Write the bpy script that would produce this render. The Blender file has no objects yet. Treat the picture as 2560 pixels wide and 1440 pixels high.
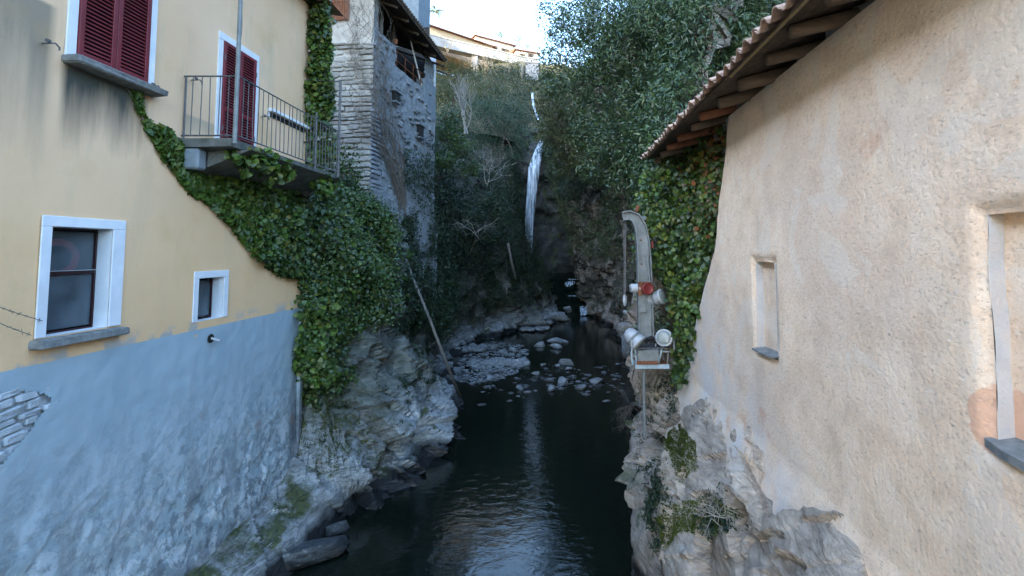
import bpy, bmesh, math, random
import numpy as np
from mathutils import Vector, Matrix
from mathutils.bvhtree import BVHTree
R = math.radians
rng = np.random.default_rng(7)
random.seed(7)
scene = bpy.context.scene
C = scene.collection

# ------------------------------------------------------------------ camera
F, PX, PY, TH, W, H = 1200.0, 1390.0, 557.0, R(3.5), 2560, 1440
EYE = np.array([0.0, 0.0, 6.5])
cam_d = bpy.data.cameras.new('camera'); cam = bpy.data.objects.new('camera', cam_d); C.objects.link(cam)
cam.location = EYE; cam.rotation_euler = (math.pi/2 + TH, 0, 0)
cam_d.sensor_width = 36.0; cam_d.lens = 36.0*F/W
cam_d.shift_x = -(PX-W/2)/W; cam_d.shift_y = (PY-H/2)/W
cam_d.clip_start = 0.05; cam_d.clip_end = 3000
scene.camera = cam

# ------------------------------------------------------------------ sky, sun, exposure
SUN_AZ, SUN_EL = R(-136), R(14)          # azimuth clockwise from +Y (the gorge), elevation
world = bpy.data.worlds.new('World'); scene.world = world; world.use_nodes = True
wn = world.node_tree.nodes; wl = world.node_tree.links
sky = wn.new('ShaderNodeTexSky'); sky.sky_type = 'NISHITA'; sky.sun_disc = False
sky.sun_elevation = SUN_EL; sky.sun_rotation = SUN_AZ
sky.air_density = 1.0; sky.dust_density = 0.8; sky.ozone_density = 2.0
bg = wn['Background']; wl.new(sky.outputs[0], bg.inputs[0]); bg.inputs[1].default_value = 0.15
sun_d = bpy.data.lights.new('sun', 'SUN'); sun_d.energy = 2.2; sun_d.angle = R(0.5); sun_d.color = (1, 0.93, 0.82)
sun = bpy.data.objects.new('sun', sun_d); C.objects.link(sun)
sdir = Vector((math.sin(SUN_AZ)*math.cos(SUN_EL), math.cos(SUN_AZ)*math.cos(SUN_EL), math.sin(SUN_EL)))
sun.rotation_euler = sdir.to_track_quat('Z', 'Y').to_euler(); sun.location = (-30, -30, 60)
vs = scene.view_settings
vs.view_transform = 'Standard'; vs.look = 'None'; vs.exposure = 3.6; vs.gamma = 1.0; vs.use_curve_mapping = False
scene.cycles.max_bounces = 6; scene.cycles.diffuse_bounces = 4; scene.cycles.transparent_max_bounces = 12

# ------------------------------------------------------------------ measuring: pixel of the photograph -> point on a plane
def ray(px, py):
    u = (px-PX)/F; v = -(py-PY)/F
    return np.array([u, math.cos(TH)-v*math.sin(TH), math.sin(TH)+v*math.cos(TH)])
def onX(px, py, x): d = ray(px, py); return EYE + d*(x-EYE[0])/d[0]
def onY(px, py, y): d = ray(px, py); return EYE + d*(y-EYE[1])/d[1]
def onZ(px, py, z): d = ray(px, py); return EYE + d*(z-EYE[2])/d[2]
def onP(px, py, p0, n):
    d = ray(px, py); return EYE + d*(np.dot(np.array(p0)-EYE, n)/np.dot(d, n))
def proj(p):
    q = np.asarray(p, float) - EYE
    dep = q[..., 1]*math.cos(TH)+q[..., 2]*math.sin(TH)
    up = -q[..., 1]*math.sin(TH)+q[..., 2]*math.cos(TH)
    dep = np.where(dep < 0.05, 0.05, dep)
    return PX+F*q[..., 0]/dep, PY-F*up/dep
def inpoly(x, y, poly):
    r = np.zeros(np.shape(x), bool); n = len(poly)
    for i in range(n):
        x0, y0 = poly[i]; x1, y1 = poly[(i+1) % n]
        if y0 == y1: continue
        c = ((y0 > y) != (y1 > y)) & (x < (x1-x0)*(y-y0)/(y1-y0)+x0)
        r ^= c
    return r

# ------------------------------------------------------------------ numpy noise
def h3(ix, iy, iz, s=0):
    h = (ix.astype(np.int64)*374761393 + iy.astype(np.int64)*668265263 + iz.astype(np.int64)*2147483647 + s*1274126177) & 0xFFFFFFFF
    h = ((h ^ (h >> 13))*1274126177) & 0xFFFFFFFF
    h = ((h ^ (h >> 16))*2246822519) & 0xFFFFFFFF
    h = h ^ (h >> 13)
    return (h & 0xFFFFFF)/float(0x1000000)
def vnoise(p, s=0):
    i = np.floor(p); f = p-i; f = f*f*(3-2*f)
    x, y, z = i[:, 0], i[:, 1], i[:, 2]; r = 0
    for a in (0, 1):
        for b in (0, 1):
            for c in (0, 1):
                w = (f[:, 0] if a else 1-f[:, 0])*(f[:, 1] if b else 1-f[:, 1])*(f[:, 2] if c else 1-f[:, 2])
                r = r + w*h3(x+a, y+b, z+c, s)
    return r*2-1
def fbm(p, o=4, s=0):
    r = 0; a = .5
    for k in range(o):
        r = r + a*vnoise(p*(2.03**k)+k*17.3, s+k); a *= .5
    return r
def voro(p, s=0):
    i = np.floor(p); n = len(p)
    f1 = np.full(n, 9.); f2 = np.full(n, 9.); cc = np.zeros((n, 3)); ci = np.zeros((n, 3))
    for a in (-1, 0, 1):
        for b in (-1, 0, 1):
            for c in (-1, 0, 1):
                q = i+np.array([a, b, c])
                ctr = q+np.stack([h3(q[:, 0], q[:, 1], q[:, 2], s+k) for k in (1, 2, 3)], 1)
                d = np.linalg.norm(ctr-p, axis=1); m = d < f1
                f2 = np.where(m, f1, np.minimum(f2, d)); f1 = np.where(m, d, f1)
                cc[m] = ctr[m]; ci[m] = q[m]
    return f1, f2, cc, ci
def rockd(p, cell=1.0, s=0, tilt=.5, crack=.12, axes=None, warp=.35):
    """blocky, fractured rock: every voronoi cell has its own tilted face, joints are recessed"""
    q = p if axes is None else p@axes
    q = (q+warp*cell*np.stack([fbm(q/cell*1.1+k*9.1, 3, s+k) for k in range(3)], 1))/cell
    f1, f2, cc, ci = voro(q, s)
    off = h3(ci[:, 0], ci[:, 1], ci[:, 2], s+11)-.5
    v = np.stack([h3(ci[:, 0], ci[:, 1], ci[:, 2], s+k)-.5 for k in (21, 22, 23)], 1)
    d = off*.55+tilt*2*np.sum(v*(q-cc), 1)
    return cell*(d-crack*np.exp(-((f2-f1)/.07)**2))
def rotm(ax, ang): return np.array(Matrix.Rotation(ang, 3, ax))

# ------------------------------------------------------------------ mesh building
OFF = {}
def tag(o, label=None, cat=None, group=None, kind=None):
    if label: o['label'] = label
    if cat: o['category'] = cat
    if group: o['group'] = group
    if kind: o['kind'] = kind
    return o
def thing(name, loc, label, cat, group=None):
    o = bpy.data.objects.new(name, None); C.objects.link(o); o.empty_display_size = .2
    o.location = loc; OFF[o.name] = np.array(loc, float)
    return tag(o, label, cat, group)
def mk(name, v, f, mat, parent=None, smooth=False, loc=None):
    """v, f in world coordinates -> one object; vertices stored relative to the parent thing (or to loc)"""
    v = np.asarray(v, np.float32).reshape(-1, 3)
    o0 = OFF[parent.name] if parent is not None else (np.array(loc, float) if loc is not None else np.zeros(3))
    me = bpy.data.meshes.new(name); v = v-o0.astype(np.float32)
    if isinstance(f, np.ndarray):
        k = f.shape[1]; n = len(f)
        me.vertices.add(len(v)); me.vertices.foreach_set('co', v.ravel())
        me.loops.add(n*k); me.loops.foreach_set('vertex_index', f.astype(np.int32).ravel())
        me.polygons.add(n); me.polygons.foreach_set('loop_start', np.arange(0, n*k, k, dtype=np.int32))
        me.update(calc_edges=True)
    else:
        me.from_pydata(v.tolist(), [], f); me.update()
    if smooth: me.polygons.foreach_set('use_smooth', np.ones(len(me.polygons), bool))
    if mat: me.materials.append(mat)
    o = bpy.data.objects.new(name, me); C.objects.link(o)
    if parent is not None: o.parent = parent; OFF[o.name] = o0.copy()
    else: o.location = o0; OFF[o.name] = o0.copy()
    return o
def inst(name, mesh, parent, pos, rot=(0, 0, 0), scale=(1, 1, 1)):
    """an object sharing mesh data, at a world position under its parent"""
    o = bpy.data.objects.new(name, mesh); C.objects.link(o)
    p = np.array(pos, float)
    if parent is not None: o.parent = parent; p = p-OFF[parent.name]
    o.location = p; o.scale = scale
    if isinstance(rot, Matrix): o.rotation_euler = rot.to_euler()
    else: o.rotation_euler = rot
    OFF[o.name] = np.array(pos, float)
    return o
class MB:
    def __init__(s): s.v = []; s.f = []
    def add(s, v, f):
        n = len(s.v); s.v += [tuple(map(float, q)) for q in v]; s.f += [tuple(i+n for i in q) for q in f]; return s
    def box(s, c, size, rot=None, bev=0.0):
        hx, hy, hz = [q/2 for q in size]
        if bev > 0:
            b = min(bev, hx*.9, hy*.9, hz*.9); v = []
            for sx in (-1, 1):
                for sy in (-1, 1):
                    for sz in (-1, 1):
                        v += [(sx*hx, sy*(hy-b), sz*(hz-b)), (sx*(hx-b), sy*hy, sz*(hz-b)), (sx*(hx-b), sy*(hy-b), sz*hz)]
            bm = bmesh.new(); vv = [bm.verts.new(q) for q in v]; bmesh.ops.convex_hull(bm, input=vv)
            bm.verts.index_update(); v = [tuple(q.co) for q in bm.verts]; f = [[q.index for q in g.verts] for g in bm.faces]; bm.free()
        else:
            v = [(x, y, z) for x in (-hx, hx) for y in (-hy, hy) for z in (-hz, hz)]
            f = [(0, 1, 3, 2), (4, 6, 7, 5), (0, 4, 5, 1), (2, 3, 7, 6), (0, 2, 6, 4), (1, 5, 7, 3)]
        v = np.array(v)
        if rot is not None: v = v@np.array(rot).T
        return s.add(v+np.array(c), f)
    def tube(s, pts, rad, n=6, cap=True):
        pts = [np.array(p, float) for p in pts]; m = len(pts)
        if np.isscalar(rad): rad = [rad]*m
        rings = []; prev = None
        for i in range(m):
            t = pts[min(i+1, m-1)]-pts[max(i-1, 0)]; t = t/(np.linalg.norm(t)+1e-9)
            a = np.array([0, 0, 1.]) if abs(t[2]) < .9 else np.array([1., 0, 0])
            if prev is not None: a = prev
            b = np.cross(t, a); b /= np.linalg.norm(b)+1e-9; a = np.cross(b, t); prev = a
            for k in range(n):
                w = 2*math.pi*k/n; rings.append(pts[i]+rad[i]*(a*math.cos(w)+b*math.sin(w)))
        f = [(i*n+k, i*n+(k+1) % n, (i+1)*n+(k+1) % n, (i+1)*n+k) for i in range(m-1) for k in range(n)]
        if cap: f += [tuple(range(n))[::-1], tuple((m-1)*n+k for k in range(n))]
        return s.add(rings, f)
    def lathe(s, prof, c, axis, n=16):
        """prof [(r, h)] around axis through c"""
        ax = np.array(axis, float); ax /= np.linalg.norm(ax)
        a = np.array([0, 0, 1.]) if abs(ax[2]) < .9 else np.array([1., 0, 0])
        b = np.cross(ax, a); b /= np.linalg.norm(b); a = np.cross(b, ax); v = []
        for r, h in prof:
            for k in range(n):
                w = 2*math.pi*k/n; v.append(np.array(c)+ax*h+r*(a*math.cos(w)+b*math.sin(w)))
        m = len(prof)
        f = [(i*n+k, i*n+(k+1) % n, (i+1)*n+(k+1) % n, (i+1)*n+k) for i in range(m-1) for k in range(n)]
        f += [tuple(range(n))[::-1], tuple((m-1)*n+k for k in range(n))]
        return s.add(v, f)
    def prism(s, poly, d):
        """polygon (3-D points) extruded by vector d"""
        n = len(poly); v = [np.array(p, float) for p in poly]; v += [p+np.array(d) for p in v]
        f = [tuple(range(n))[::-1], tuple(range(n, 2*n))]+[(i, (i+1) % n, n+(i+1) % n, n+i) for i in range(n)]
        return s.add(v, f)
    def build(s, name, mat, parent=None, smooth=False, loc=None):
        return mk(name, s.v, s.f, mat, parent, smooth, loc)
def grid_faces(nr, nc, mask=None):
    i = np.arange(nr-1)[:, None]*nc+np.arange(nc-1)[None, :]
    f = np.stack([i, i+1, i+nc+1, i+nc], -1)
    return f[mask] if mask is not None else f.reshape(-1, 4)

# ------------------------------------------------------------------ materials
class NT:
    def __init__(s, name):
        s.m = bpy.data.materials.new(name); s.m.use_nodes = True
        s.t = s.m.node_tree; s.n = s.t.nodes; s.b = s.n['Principled BSDF']; s.out = s.n['Material Output']
        s.pos = s.n.new('ShaderNodeNewGeometry')
    def L(s, a, b): s.t.links.new(a, b)
    def sock(s, x, inp):
        if hasattr(x, 'is_output'): s.L(x, inp)
        elif isinstance(x, tuple) and inp.type == 'RGBA': inp.default_value = x if len(x) == 4 else x+(1,)
        else: inp.default_value = x
    def coord(s, sc=(1, 1, 1), rot=(0, 0, 0)):
        mp = s.n.new('ShaderNodeMapping'); s.L(s.pos.outputs['Position'], mp.inputs[0])
        mp.inputs['Rotation'].default_value = rot; mp.inputs['Scale'].default_value = sc
        return mp.outputs[0]
    def noise(s, scale, detail=5, rough=.55, co=None, dist=0):
        t = s.n.new('ShaderNodeTexNoise'); s.L(co or s.pos.outputs['Position'], t.inputs['Vector'])
        t.inputs['Scale'].default_value = scale; t.inputs['Detail'].default_value = detail
        t.inputs['Roughness'].default_value = rough; t.inputs['Distortion'].default_value = dist
        return t.outputs[0]
    def vor(s, scale, feat='F1', co=None, out='Distance', rnd=1):
        t = s.n.new('ShaderNodeTexVoronoi'); t.feature = feat; s.L(co or s.pos.outputs['Position'], t.inputs['Vector'])
        t.inputs['Scale'].default_value = scale; t.inputs['Randomness'].default_value = rnd
        return t.outputs[out]
    def ramp(s, fac, stops, interp='LINEAR'):
        r = s.n.new('ShaderNodeValToRGB'); s.L(fac, r.inputs[0]); cr = r.color_ramp; cr.interpolation = interp
        while len(cr.elements) < len(stops): cr.elements.new(.5)
        for e, (p, c) in zip(cr.elements, stops):
            e.position = p; e.color = (c if isinstance(c, tuple) else (c, c, c))[:3]+(1,)
        return r.outputs[0]
    def mix(s, fac, a, b, mode='MIX'):
        m = s.n.new('ShaderNodeMix'); m.data_type = 'RGBA'; m.blend_type = mode
        s.sock(fac, m.inputs[0]); s.sock(a, m.inputs[6]); s.sock(b, m.inputs[7]); return m.outputs[2]
    def math(s, op, a, b=0.0, clamp=False):
        m = s.n.new('ShaderNodeMath'); m.operation = op; m.use_clamp = clamp
        s.sock(a, m.inputs[0]); s.sock(b, m.inputs[1]); return m.outputs[0]
    def sep(s, k):
        x = s.n.new('ShaderNodeSeparateXYZ'); s.L(s.pos.outputs['Position'], x.inputs[0]); return x.outputs[k]
    def rnd(s): return s.pos.outputs['Random Per Island']
    def objrnd(s): return s.n.new('ShaderNodeObjectInfo').outputs['Random']
    def bump(s, h, strength=.5, dist=.02, nrm=None):
        b = s.n.new('ShaderNodeBump'); s.L(h, b.inputs['Height']); b.inputs['Strength'].default_value = strength
        b.inputs['Distance'].default_value = dist
        if nrm is not None: s.L(nrm, b.inputs['Normal'])
        return b.outputs[0]
    def done(s, col=None, rough=.85, nrm=None, spec=.3, metal=0):
        if col is not None: s.sock(col, s.b.inputs['Base Color'])
        s.sock(rough, s.b.inputs['Roughness']); s.b.inputs['Specular IOR Level'].default_value = spec
        s.b.inputs['Metallic'].default_value = metal
        if nrm is not None: s.L(nrm, s.b.inputs['Normal'])
        return s.m
def simple(name, c1, c2, scale=6, rough=.8, bump=.3, bd=.01, spec=.3, metal=0, co=(1, 1, 1), vary=0):
    t = NT(name); n = t.noise(scale, 6, .6, t.coord(co))
    col = t.ramp(n, [(.3, c1), (.7, c2)])
    if vary:
        col = t.mix(vary, col, t.ramp(t.objrnd(), [(0, .25), (1, 1.0)]), 'MULTIPLY')
    return t.done(col, rough, t.bump(t.noise(scale*5, 6, .65, t.coord(co)), bump, bd), spec, metal)

def m_yellow():
    t = NT('yellow_render')
    n = t.noise(.5, 5); col = t.ramp(n, [(.3, (.73, .475, .28)), (.7, (.82, .555, .36))])
    sp = t.noise(1.6, 7, .65, t.coord((1, 1, .25)))
    col = t.mix(t.ramp(sp, [(.52, 0.), (.72, .5)]), col, (.50, .40, .28))
    # soot and damp running down below the sills, from the roof and off the balcony
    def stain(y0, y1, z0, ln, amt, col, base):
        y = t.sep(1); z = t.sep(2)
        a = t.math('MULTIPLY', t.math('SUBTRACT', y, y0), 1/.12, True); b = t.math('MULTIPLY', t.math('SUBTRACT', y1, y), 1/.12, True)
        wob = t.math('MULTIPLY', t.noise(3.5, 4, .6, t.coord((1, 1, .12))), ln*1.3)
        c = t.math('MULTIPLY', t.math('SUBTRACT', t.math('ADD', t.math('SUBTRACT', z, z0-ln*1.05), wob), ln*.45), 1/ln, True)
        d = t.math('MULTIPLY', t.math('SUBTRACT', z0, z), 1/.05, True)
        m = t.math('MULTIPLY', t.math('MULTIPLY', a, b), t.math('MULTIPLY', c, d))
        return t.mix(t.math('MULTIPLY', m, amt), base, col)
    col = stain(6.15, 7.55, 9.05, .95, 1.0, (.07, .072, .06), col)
    col = stain(5.0, 6.1, 9.7, 1.7, .75, (.16, .155, .125), col)
    col = stain(8.2, 9.2, 8.95, .35, .5, (.25, .23, .19), col)
    # rusty ochre fade near the ivy
    col = t.mix(t.ramp(t.noise(1.1, 4), [(.55, 0.), (.75, .35)]), col, (.56, .34, .13))
    low_ = t.math('MULTIPLY', t.math('SUBTRACT', t.math('ADD', 7.6, t.math('MULTIPLY', t.noise(.5, 4), 1.2)), t.sep(2)), .45, True)   # paint less bleached low down
    col = t.mix(t.math('MULTIPLY', low_, .5), col, (.80, .49, .225))
    gb = t.math('MULTIPLY', t.math('SUBTRACT', 5.34, t.sep(2)), 5.0, True)
    col = t.mix(t.math('MULTIPLY', gb, t.ramp(t.noise(1.9, 4), [(.50, 0.), (.58, .8)])), col, (.36, .38, .38))
    h = t.math('ADD', t.noise(38, 4, .6), t.math('MULTIPLY', t.noise(5, 3), .6))
    return t.done(col, .9, t.bump(h, .42, .016), .2)
def m_plinth():
    t = NT('grey_cement_render')
    z = t.sep(2)
    dn = t.math('MULTIPLY', t.math('SUBTRACT', 4.3, z), .36, True)         # wear grows towards the foot
    n = t.noise(.8, 7, .62); n2 = t.noise(2.6, 9, .7, None, .8); st = t.noise(2.2, 5, .6, t.coord((1, 1, .18)))
    col = t.ramp(n, [(.3, (.30, .385, .43)), (.7, (.37, .46, .50))])
    col = t.mix(t.math('MULTIPLY', t.ramp(n2, [(.49, 0.), (.53, 1.)]), dn), col, (.52, .585, .62))
    col = t.mix(t.math('MULTIPLY', t.ramp(t.noise(5.5, 8, .7), [(.49, 0.), (.58, .85)]), dn), col, (.14, .175, .20))
    col = t.mix(t.ramp(t.noise(.9, 6, .7, t.coord((1, 1, .25))), [(.55, 0.), (.70, .35)]), col, (.47, .53, .56))
    col = t.mix(t.math('MULTIPLY', t.ramp(st, [(.52, 0.), (.68, .75)]), t.math('ADD', dn, .12, True)), col, (.20, .22, .23))
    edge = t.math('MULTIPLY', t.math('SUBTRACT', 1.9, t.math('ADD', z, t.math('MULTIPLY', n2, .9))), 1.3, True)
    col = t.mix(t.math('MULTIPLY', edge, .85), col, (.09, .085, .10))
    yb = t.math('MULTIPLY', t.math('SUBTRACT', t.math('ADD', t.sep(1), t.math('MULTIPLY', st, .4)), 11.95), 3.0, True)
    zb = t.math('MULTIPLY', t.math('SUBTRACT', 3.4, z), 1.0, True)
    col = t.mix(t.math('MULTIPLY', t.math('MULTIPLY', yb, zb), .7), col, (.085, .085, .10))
    col = t.mix(t.math('MULTIPLY', dn, t.ramp(t.noise(1.6, 4), [(.66, 0.), (.70, .6)])), col, (.33, .21, .15))
    sc_ = t.ramp(n2, [(.49, 0.), (.54, 1.)])
    h = t.math('ADD', t.math('MULTIPLY', t.math('ADD', n2, t.math('MULTIPLY', sc_, .35)), dn), t.math('MULTIPLY', t.noise(30, 6, .7), .22))
    return t.done(col, .85, t.bump(h, .5, .03), .3)
def m_stucco():
    t = NT('roughcast_stucco')
    spk = t.noise(12, 7, .75, t.coord((1, .85, 1.15)))
    big = t.noise(.45, 5, .6); mid = t.noise(2.4, 7, .62); fine = t.noise(40, 6, .75, t.coord((1, .55, 1.4)))
    col = t.ramp(mid, [(.25, (.72, .52, .36)), (.5, (.87, .66, .475)), (.75, (.93, .77, .60))])
    col = t.mix(t.ramp(big, [(.45, 0.), (.6, .5)]), col, (.66, .50, .38))
    col = t.mix(t.ramp(fine, [(.30, .75), (.43, 0.)]), col, (.20, .14, .09))
    col = t.mix(t.ramp(t.noise(7, 5, .7), [(.6, 0.), (.75, .5)]), col, (.82, .75, .68))
    spk2 = t.noise(26, 6, .75, t.coord((1, .8, 1.1)))
    col = t.mix(t.ramp(spk, [(.34, .5), (.42, 0.)]), col, (.46, .335, .235))
    col = t.mix(t.ramp(spk2, [(.35, .55), (.43, 0.)]), col, (.38, .27, .19))
    col = t.mix(t.ramp(spk2, [(.58, 0.), (.68, .6)]), col, (.90, .82, .72))
    z = t.sep(2)
    lo = t.math('MULTIPLY', t.math('SUBTRACT', t.math('ADD', t.math('MULTIPLY', t.math('SUBTRACT', t.sep(1), 6.0), .45), 4.3), z), .7, True)
    col = t.mix(t.math('MULTIPLY', lo, t.ramp(t.noise(1.5, 6), [(.38, 0.), (.62, .85)])), col, (.72, .665, .62))
    col = t.mix(t.math('MULTIPLY', lo, t.ramp(t.noise(2.6, 5, .6, t.coord((1, 1, .6), (.6, 0, 0))), [(.64, 0.), (.70, .5)])), col, (.47, .29, .17))
    # damp trails, trowel patches, rusty flakes, hairline cracks
    tr_ = t.noise(1.3, 5, .6, t.coord((1, 1, .16))); col = t.mix(t.ramp(tr_, [(.57, 0.), (.72, .40)]), col, (.50, .385, .29))
    pt_ = t.noise(.8, 3, .5, None, 1.2); col = t.mix(t.ramp(pt_, [(.585, 0.), (.60, .38)]), col, (.80, .70, .585))
    col = t.mix(t.ramp(t.noise(1.0, 4, .6, t.coord((1, 1, 1), (0, 0, 2))), [(.66, 0.), (.70, .55)]), col, (.66, .38, .24))
    def box_(k, a, b, e): return t.math('MULTIPLY', t.math('MULTIPLY', t.math('SUBTRACT', t.sep(k), a), 1/e, True), t.math('MULTIPLY', t.math('SUBTRACT', b, t.sep(k)), 1/e, True))
    bm_ = t.math('MULTIPLY', box_(1, 3.05, 3.72, .30), box_(2, 4.95, 5.70, .30))                # brick showing beside the blind window
    bm_ = t.ramp(t.math('ADD', bm_, t.math('MULTIPLY', t.math('SUBTRACT', t.noise(6, 5, .6), .5), 1.1)), [(.46, 0.), (.60, .75)])
    col = t.mix(bm_, col, (.74, .40, .25))
    pk = t.vor(23); h = t.math('ADD', t.math('MULTIPLY', fine, .8), t.math('MULTIPLY', pk, -.5))
    h = t.math('ADD', h, t.math('MULTIPLY', mid, .2)); h = t.math('ADD', h, t.math('MULTIPLY', t.noise(60, 4, .7), .35))
    return t.done(col, .95, t.bump(h, .55, .022), .15)
def m_rock(name, c1, c2, c3, moss=.5, wet=.30, sc=1.0, soil=None, pale=False):
    t = NT(name)
    co = t.coord((1, 1, 1), (.5, .3, .4)); st = t.coord((.8, .8, 3.0), (.6, .35, 0))
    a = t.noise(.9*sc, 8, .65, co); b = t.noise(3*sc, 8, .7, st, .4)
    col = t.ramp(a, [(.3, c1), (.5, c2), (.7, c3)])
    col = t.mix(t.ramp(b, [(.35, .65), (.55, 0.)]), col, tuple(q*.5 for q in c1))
    lay = t.noise(1.6*sc, 7, .62, t.coord((.7, .7, 4.5), (.75, .45, .2)), 1.2)             # bedding: thin dark partings
    col = t.mix(t.ramp(lay, [(.455, 0.), (.475, .75), (.495, .0)]), col, tuple(q*.35 for q in c1))
    drt = t.noise(.55*sc, 6, .6); col = t.mix(t.ramp(drt, [(.50, 0.), (.66, .7)]), col, tuple(q*w for q, w in zip(c1, (.62, .55, .45))))
    col = t.mix(t.ramp(t.noise(9*sc, 6, .7), [(.56, 0.), (.72, .6)]), col, tuple(min(1, q*1.35) for q in c3))
    nz = t.n.new('ShaderNodeSeparateXYZ'); t.L(t.pos.outputs['Normal'], nz.inputs[0])
    ms = t.math('ADD', t.math('MULTIPLY', nz.outputs[2], .20), t.noise(.9, 6, .65))
    if moss: col = t.mix(t.ramp(ms, [(.70-.16*moss, 0.), (.80-.16*moss, .92)]), col, t.ramp(t.noise(12, 4), [(.3, (.022, .03, .010)), (.7, (.075, .09, .022))]))
    if pale:                                            # foot of the cottage: rubble and old lime spread over the rock
        py_ = t.math('MULTIPLY', t.math('SUBTRACT', 12.9, t.sep(1)), 1.2, True); pz_ = t.math('MULTIPLY', t.math('SUBTRACT', t.math('ADD', t.sep(2), t.math('MULTIPLY', t.noise(1.1, 6, .65), 2.4)), 1.7), .8, True)
        col = t.mix(t.math('MULTIPLY', t.math('MULTIPLY', py_, pz_), .7), col, t.ramp(t.noise(2.8, 7, .7, st), [(.34, (.20, .155, .115)), (.5, (.42, .345, .27)), (.66, (.60, .51, .42))]))
    if soil and not pale:
        hi = t.math('MULTIPLY', t.math('SUBTRACT', t.math('ADD', t.sep(2), t.math('MULTIPLY', t.noise(.6, 6, .65), 3.6)), 3.1), .9, True)
        col = t.mix(t.math('MULTIPLY', hi, .78), col, t.ramp(t.noise(2.4, 7, .7), [(.32, (.045, .05, .04)), (.5, (.085, .095, .07)), (.68, (.20, .205, .19))]))
    if soil:                                            # dark soil and litter where plants grow
        y0, z0 = soil
        sy = t.math('MULTIPLY', t.math('SUBTRACT', t.sep(1), y0), .35, True); zl = t.math('MULTIPLY', t.math('SUBTRACT', t.sep(1), y0), (z0-1.0)/9.0); zl = t.math('MINIMUM', zl, z0-1.0)
        sz = t.math('MULTIPLY', t.math('SUBTRACT', t.math('ADD', t.math('ADD', t.sep(2), zl), t.math('MULTIPLY', t.noise(.8, 5), 2.2)), z0+.6), .8, True)
        col = t.mix(t.math('MULTIPLY', t.math('MULTIPLY', sy, sz), t.ramp(t.noise(.7, 6, .65), [(.36, .25), (.5, .95)])), col, t.ramp(t.noise(5, 5), [(.3, (.016, .016, .010)), (.7, (.05, .045, .028))]))
    if wet is not None:
        w = t.math('MULTIPLY', t.math('SUBTRACT', t.math('ADD', wet-.2, t.math('MULTIPLY', t.noise(1.5, 4), .5)), t.sep(2)), 5.0, True)
        col = t.mix(w, col, tuple(q*.12 for q in c1)); rough = t.mix(w, (.85,)*3, (.25,)*3)
    else: rough = .85
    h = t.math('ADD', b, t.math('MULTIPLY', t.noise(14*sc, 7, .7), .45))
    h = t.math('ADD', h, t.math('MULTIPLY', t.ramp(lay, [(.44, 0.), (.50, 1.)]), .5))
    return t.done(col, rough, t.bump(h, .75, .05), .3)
def m_leaf(name, cols, rough=.42, trans=.25, spec=.5):
    t = NT(name)
    n = len(cols); col = t.ramp(t.rnd(), [((i+.0)/max(1, n-1), c) for i, c in enumerate(cols)])
    big = t.noise(.55, 4, .6)
    col = t.mix(.75, col, t.ramp(big, [(.3, .45), (.7, 1.25)]), 'MULTIPLY')
    t.done(col, rough, None, spec)
    tr = t.n.new('ShaderNodeBsdfTranslucent'); t.L(col, tr.inputs[0])
    ms = t.n.new('ShaderNodeMixShader'); ms.inputs[0].default_value = trans
    t.L(t.b.outputs[0], ms.inputs[1]); t.L(tr.outputs[0], ms.inputs[2]); t.L(ms.outputs[0], t.out.inputs[0])
    return t.m
def m_water():
    t = NT('stream_water')
    co = t.coord((.8, 1.2, 1)); a = t.noise(3.2, 4, .55, co, .5); b = t.noise(10, 3, .5, co)
    h = t.math('ADD', a, t.math('MULTIPLY', b, .22))
    y = t.sep(1); rif = t.math('MULTIPLY', t.math('SUBTRACT', 1.0, t.math('MULTIPLY', t.math('ABSOLUTE', t.math('SUBTRACT', y, 24.5)), .22)), 1.0, True)
    hh = t.math('ADD', h, t.math('MULTIPLY', t.math('MULTIPLY', t.noise(5, 5, .7), rif), 1.6))
    col = t.mix(t.math('MULTIPLY', rif, t.ramp(t.noise(1.2, 5), [(.4, .0), (.7, 1.)])), (.005, .0085, .006), (.022, .018, .012))
    t.done(col, .03, t.bump(hh, .21, .04), .5); t.b.inputs['IOR'].default_value = 1.42
    return t.m
def m_fall():
    t = NT('falling_water')
    n = t.noise(2.6, 6, .7, t.coord((2.4, 1, .10))); n2 = t.noise(1.1, 4, .6, t.coord((2, 1, .35)))
    col = t.ramp(n, [(.34, (.20, .30, .40)), (.62, (.66, .76, .86))])
    t.done(col, .45, t.bump(n, .35, .06), .4)
    a = t.ramp(t.math('ADD', t.math('MULTIPLY', n, .62), t.math('MULTIPLY', n2, .38)), [(.34, .0), (.60, .95)])
    t.L(a, t.b.inputs['Alpha'])
    return t.m
def m_glass():
    t = NT('dusty_window_glass')
    n = t.noise(2.2, 5, .6); w = t.noise(1.5, 2, .5, t.coord((.2, .2, 60)))
    col = t.ramp(n, [(.35, (.13, .16, .18)), (.7, (.24, .29, .33))])
    t.done(col, .28, t.bump(w, .12, .004), .6)
    tr = t.n.new('ShaderNodeBsdfTransparent'); tr.inputs[0].default_value = (.8, .85, .85, 1)
    ms = t.n.new('ShaderNodeMixShader'); t.L(t.ramp(n, [(.3, .70), (.7, .58)]), ms.inputs[0])
    t.L(t.b.outputs[0], ms.inputs[1]); t.L(tr.outputs[0], ms.inputs[2]); t.L(ms.outputs[0], t.out.inputs[0])
    return t.m
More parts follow.
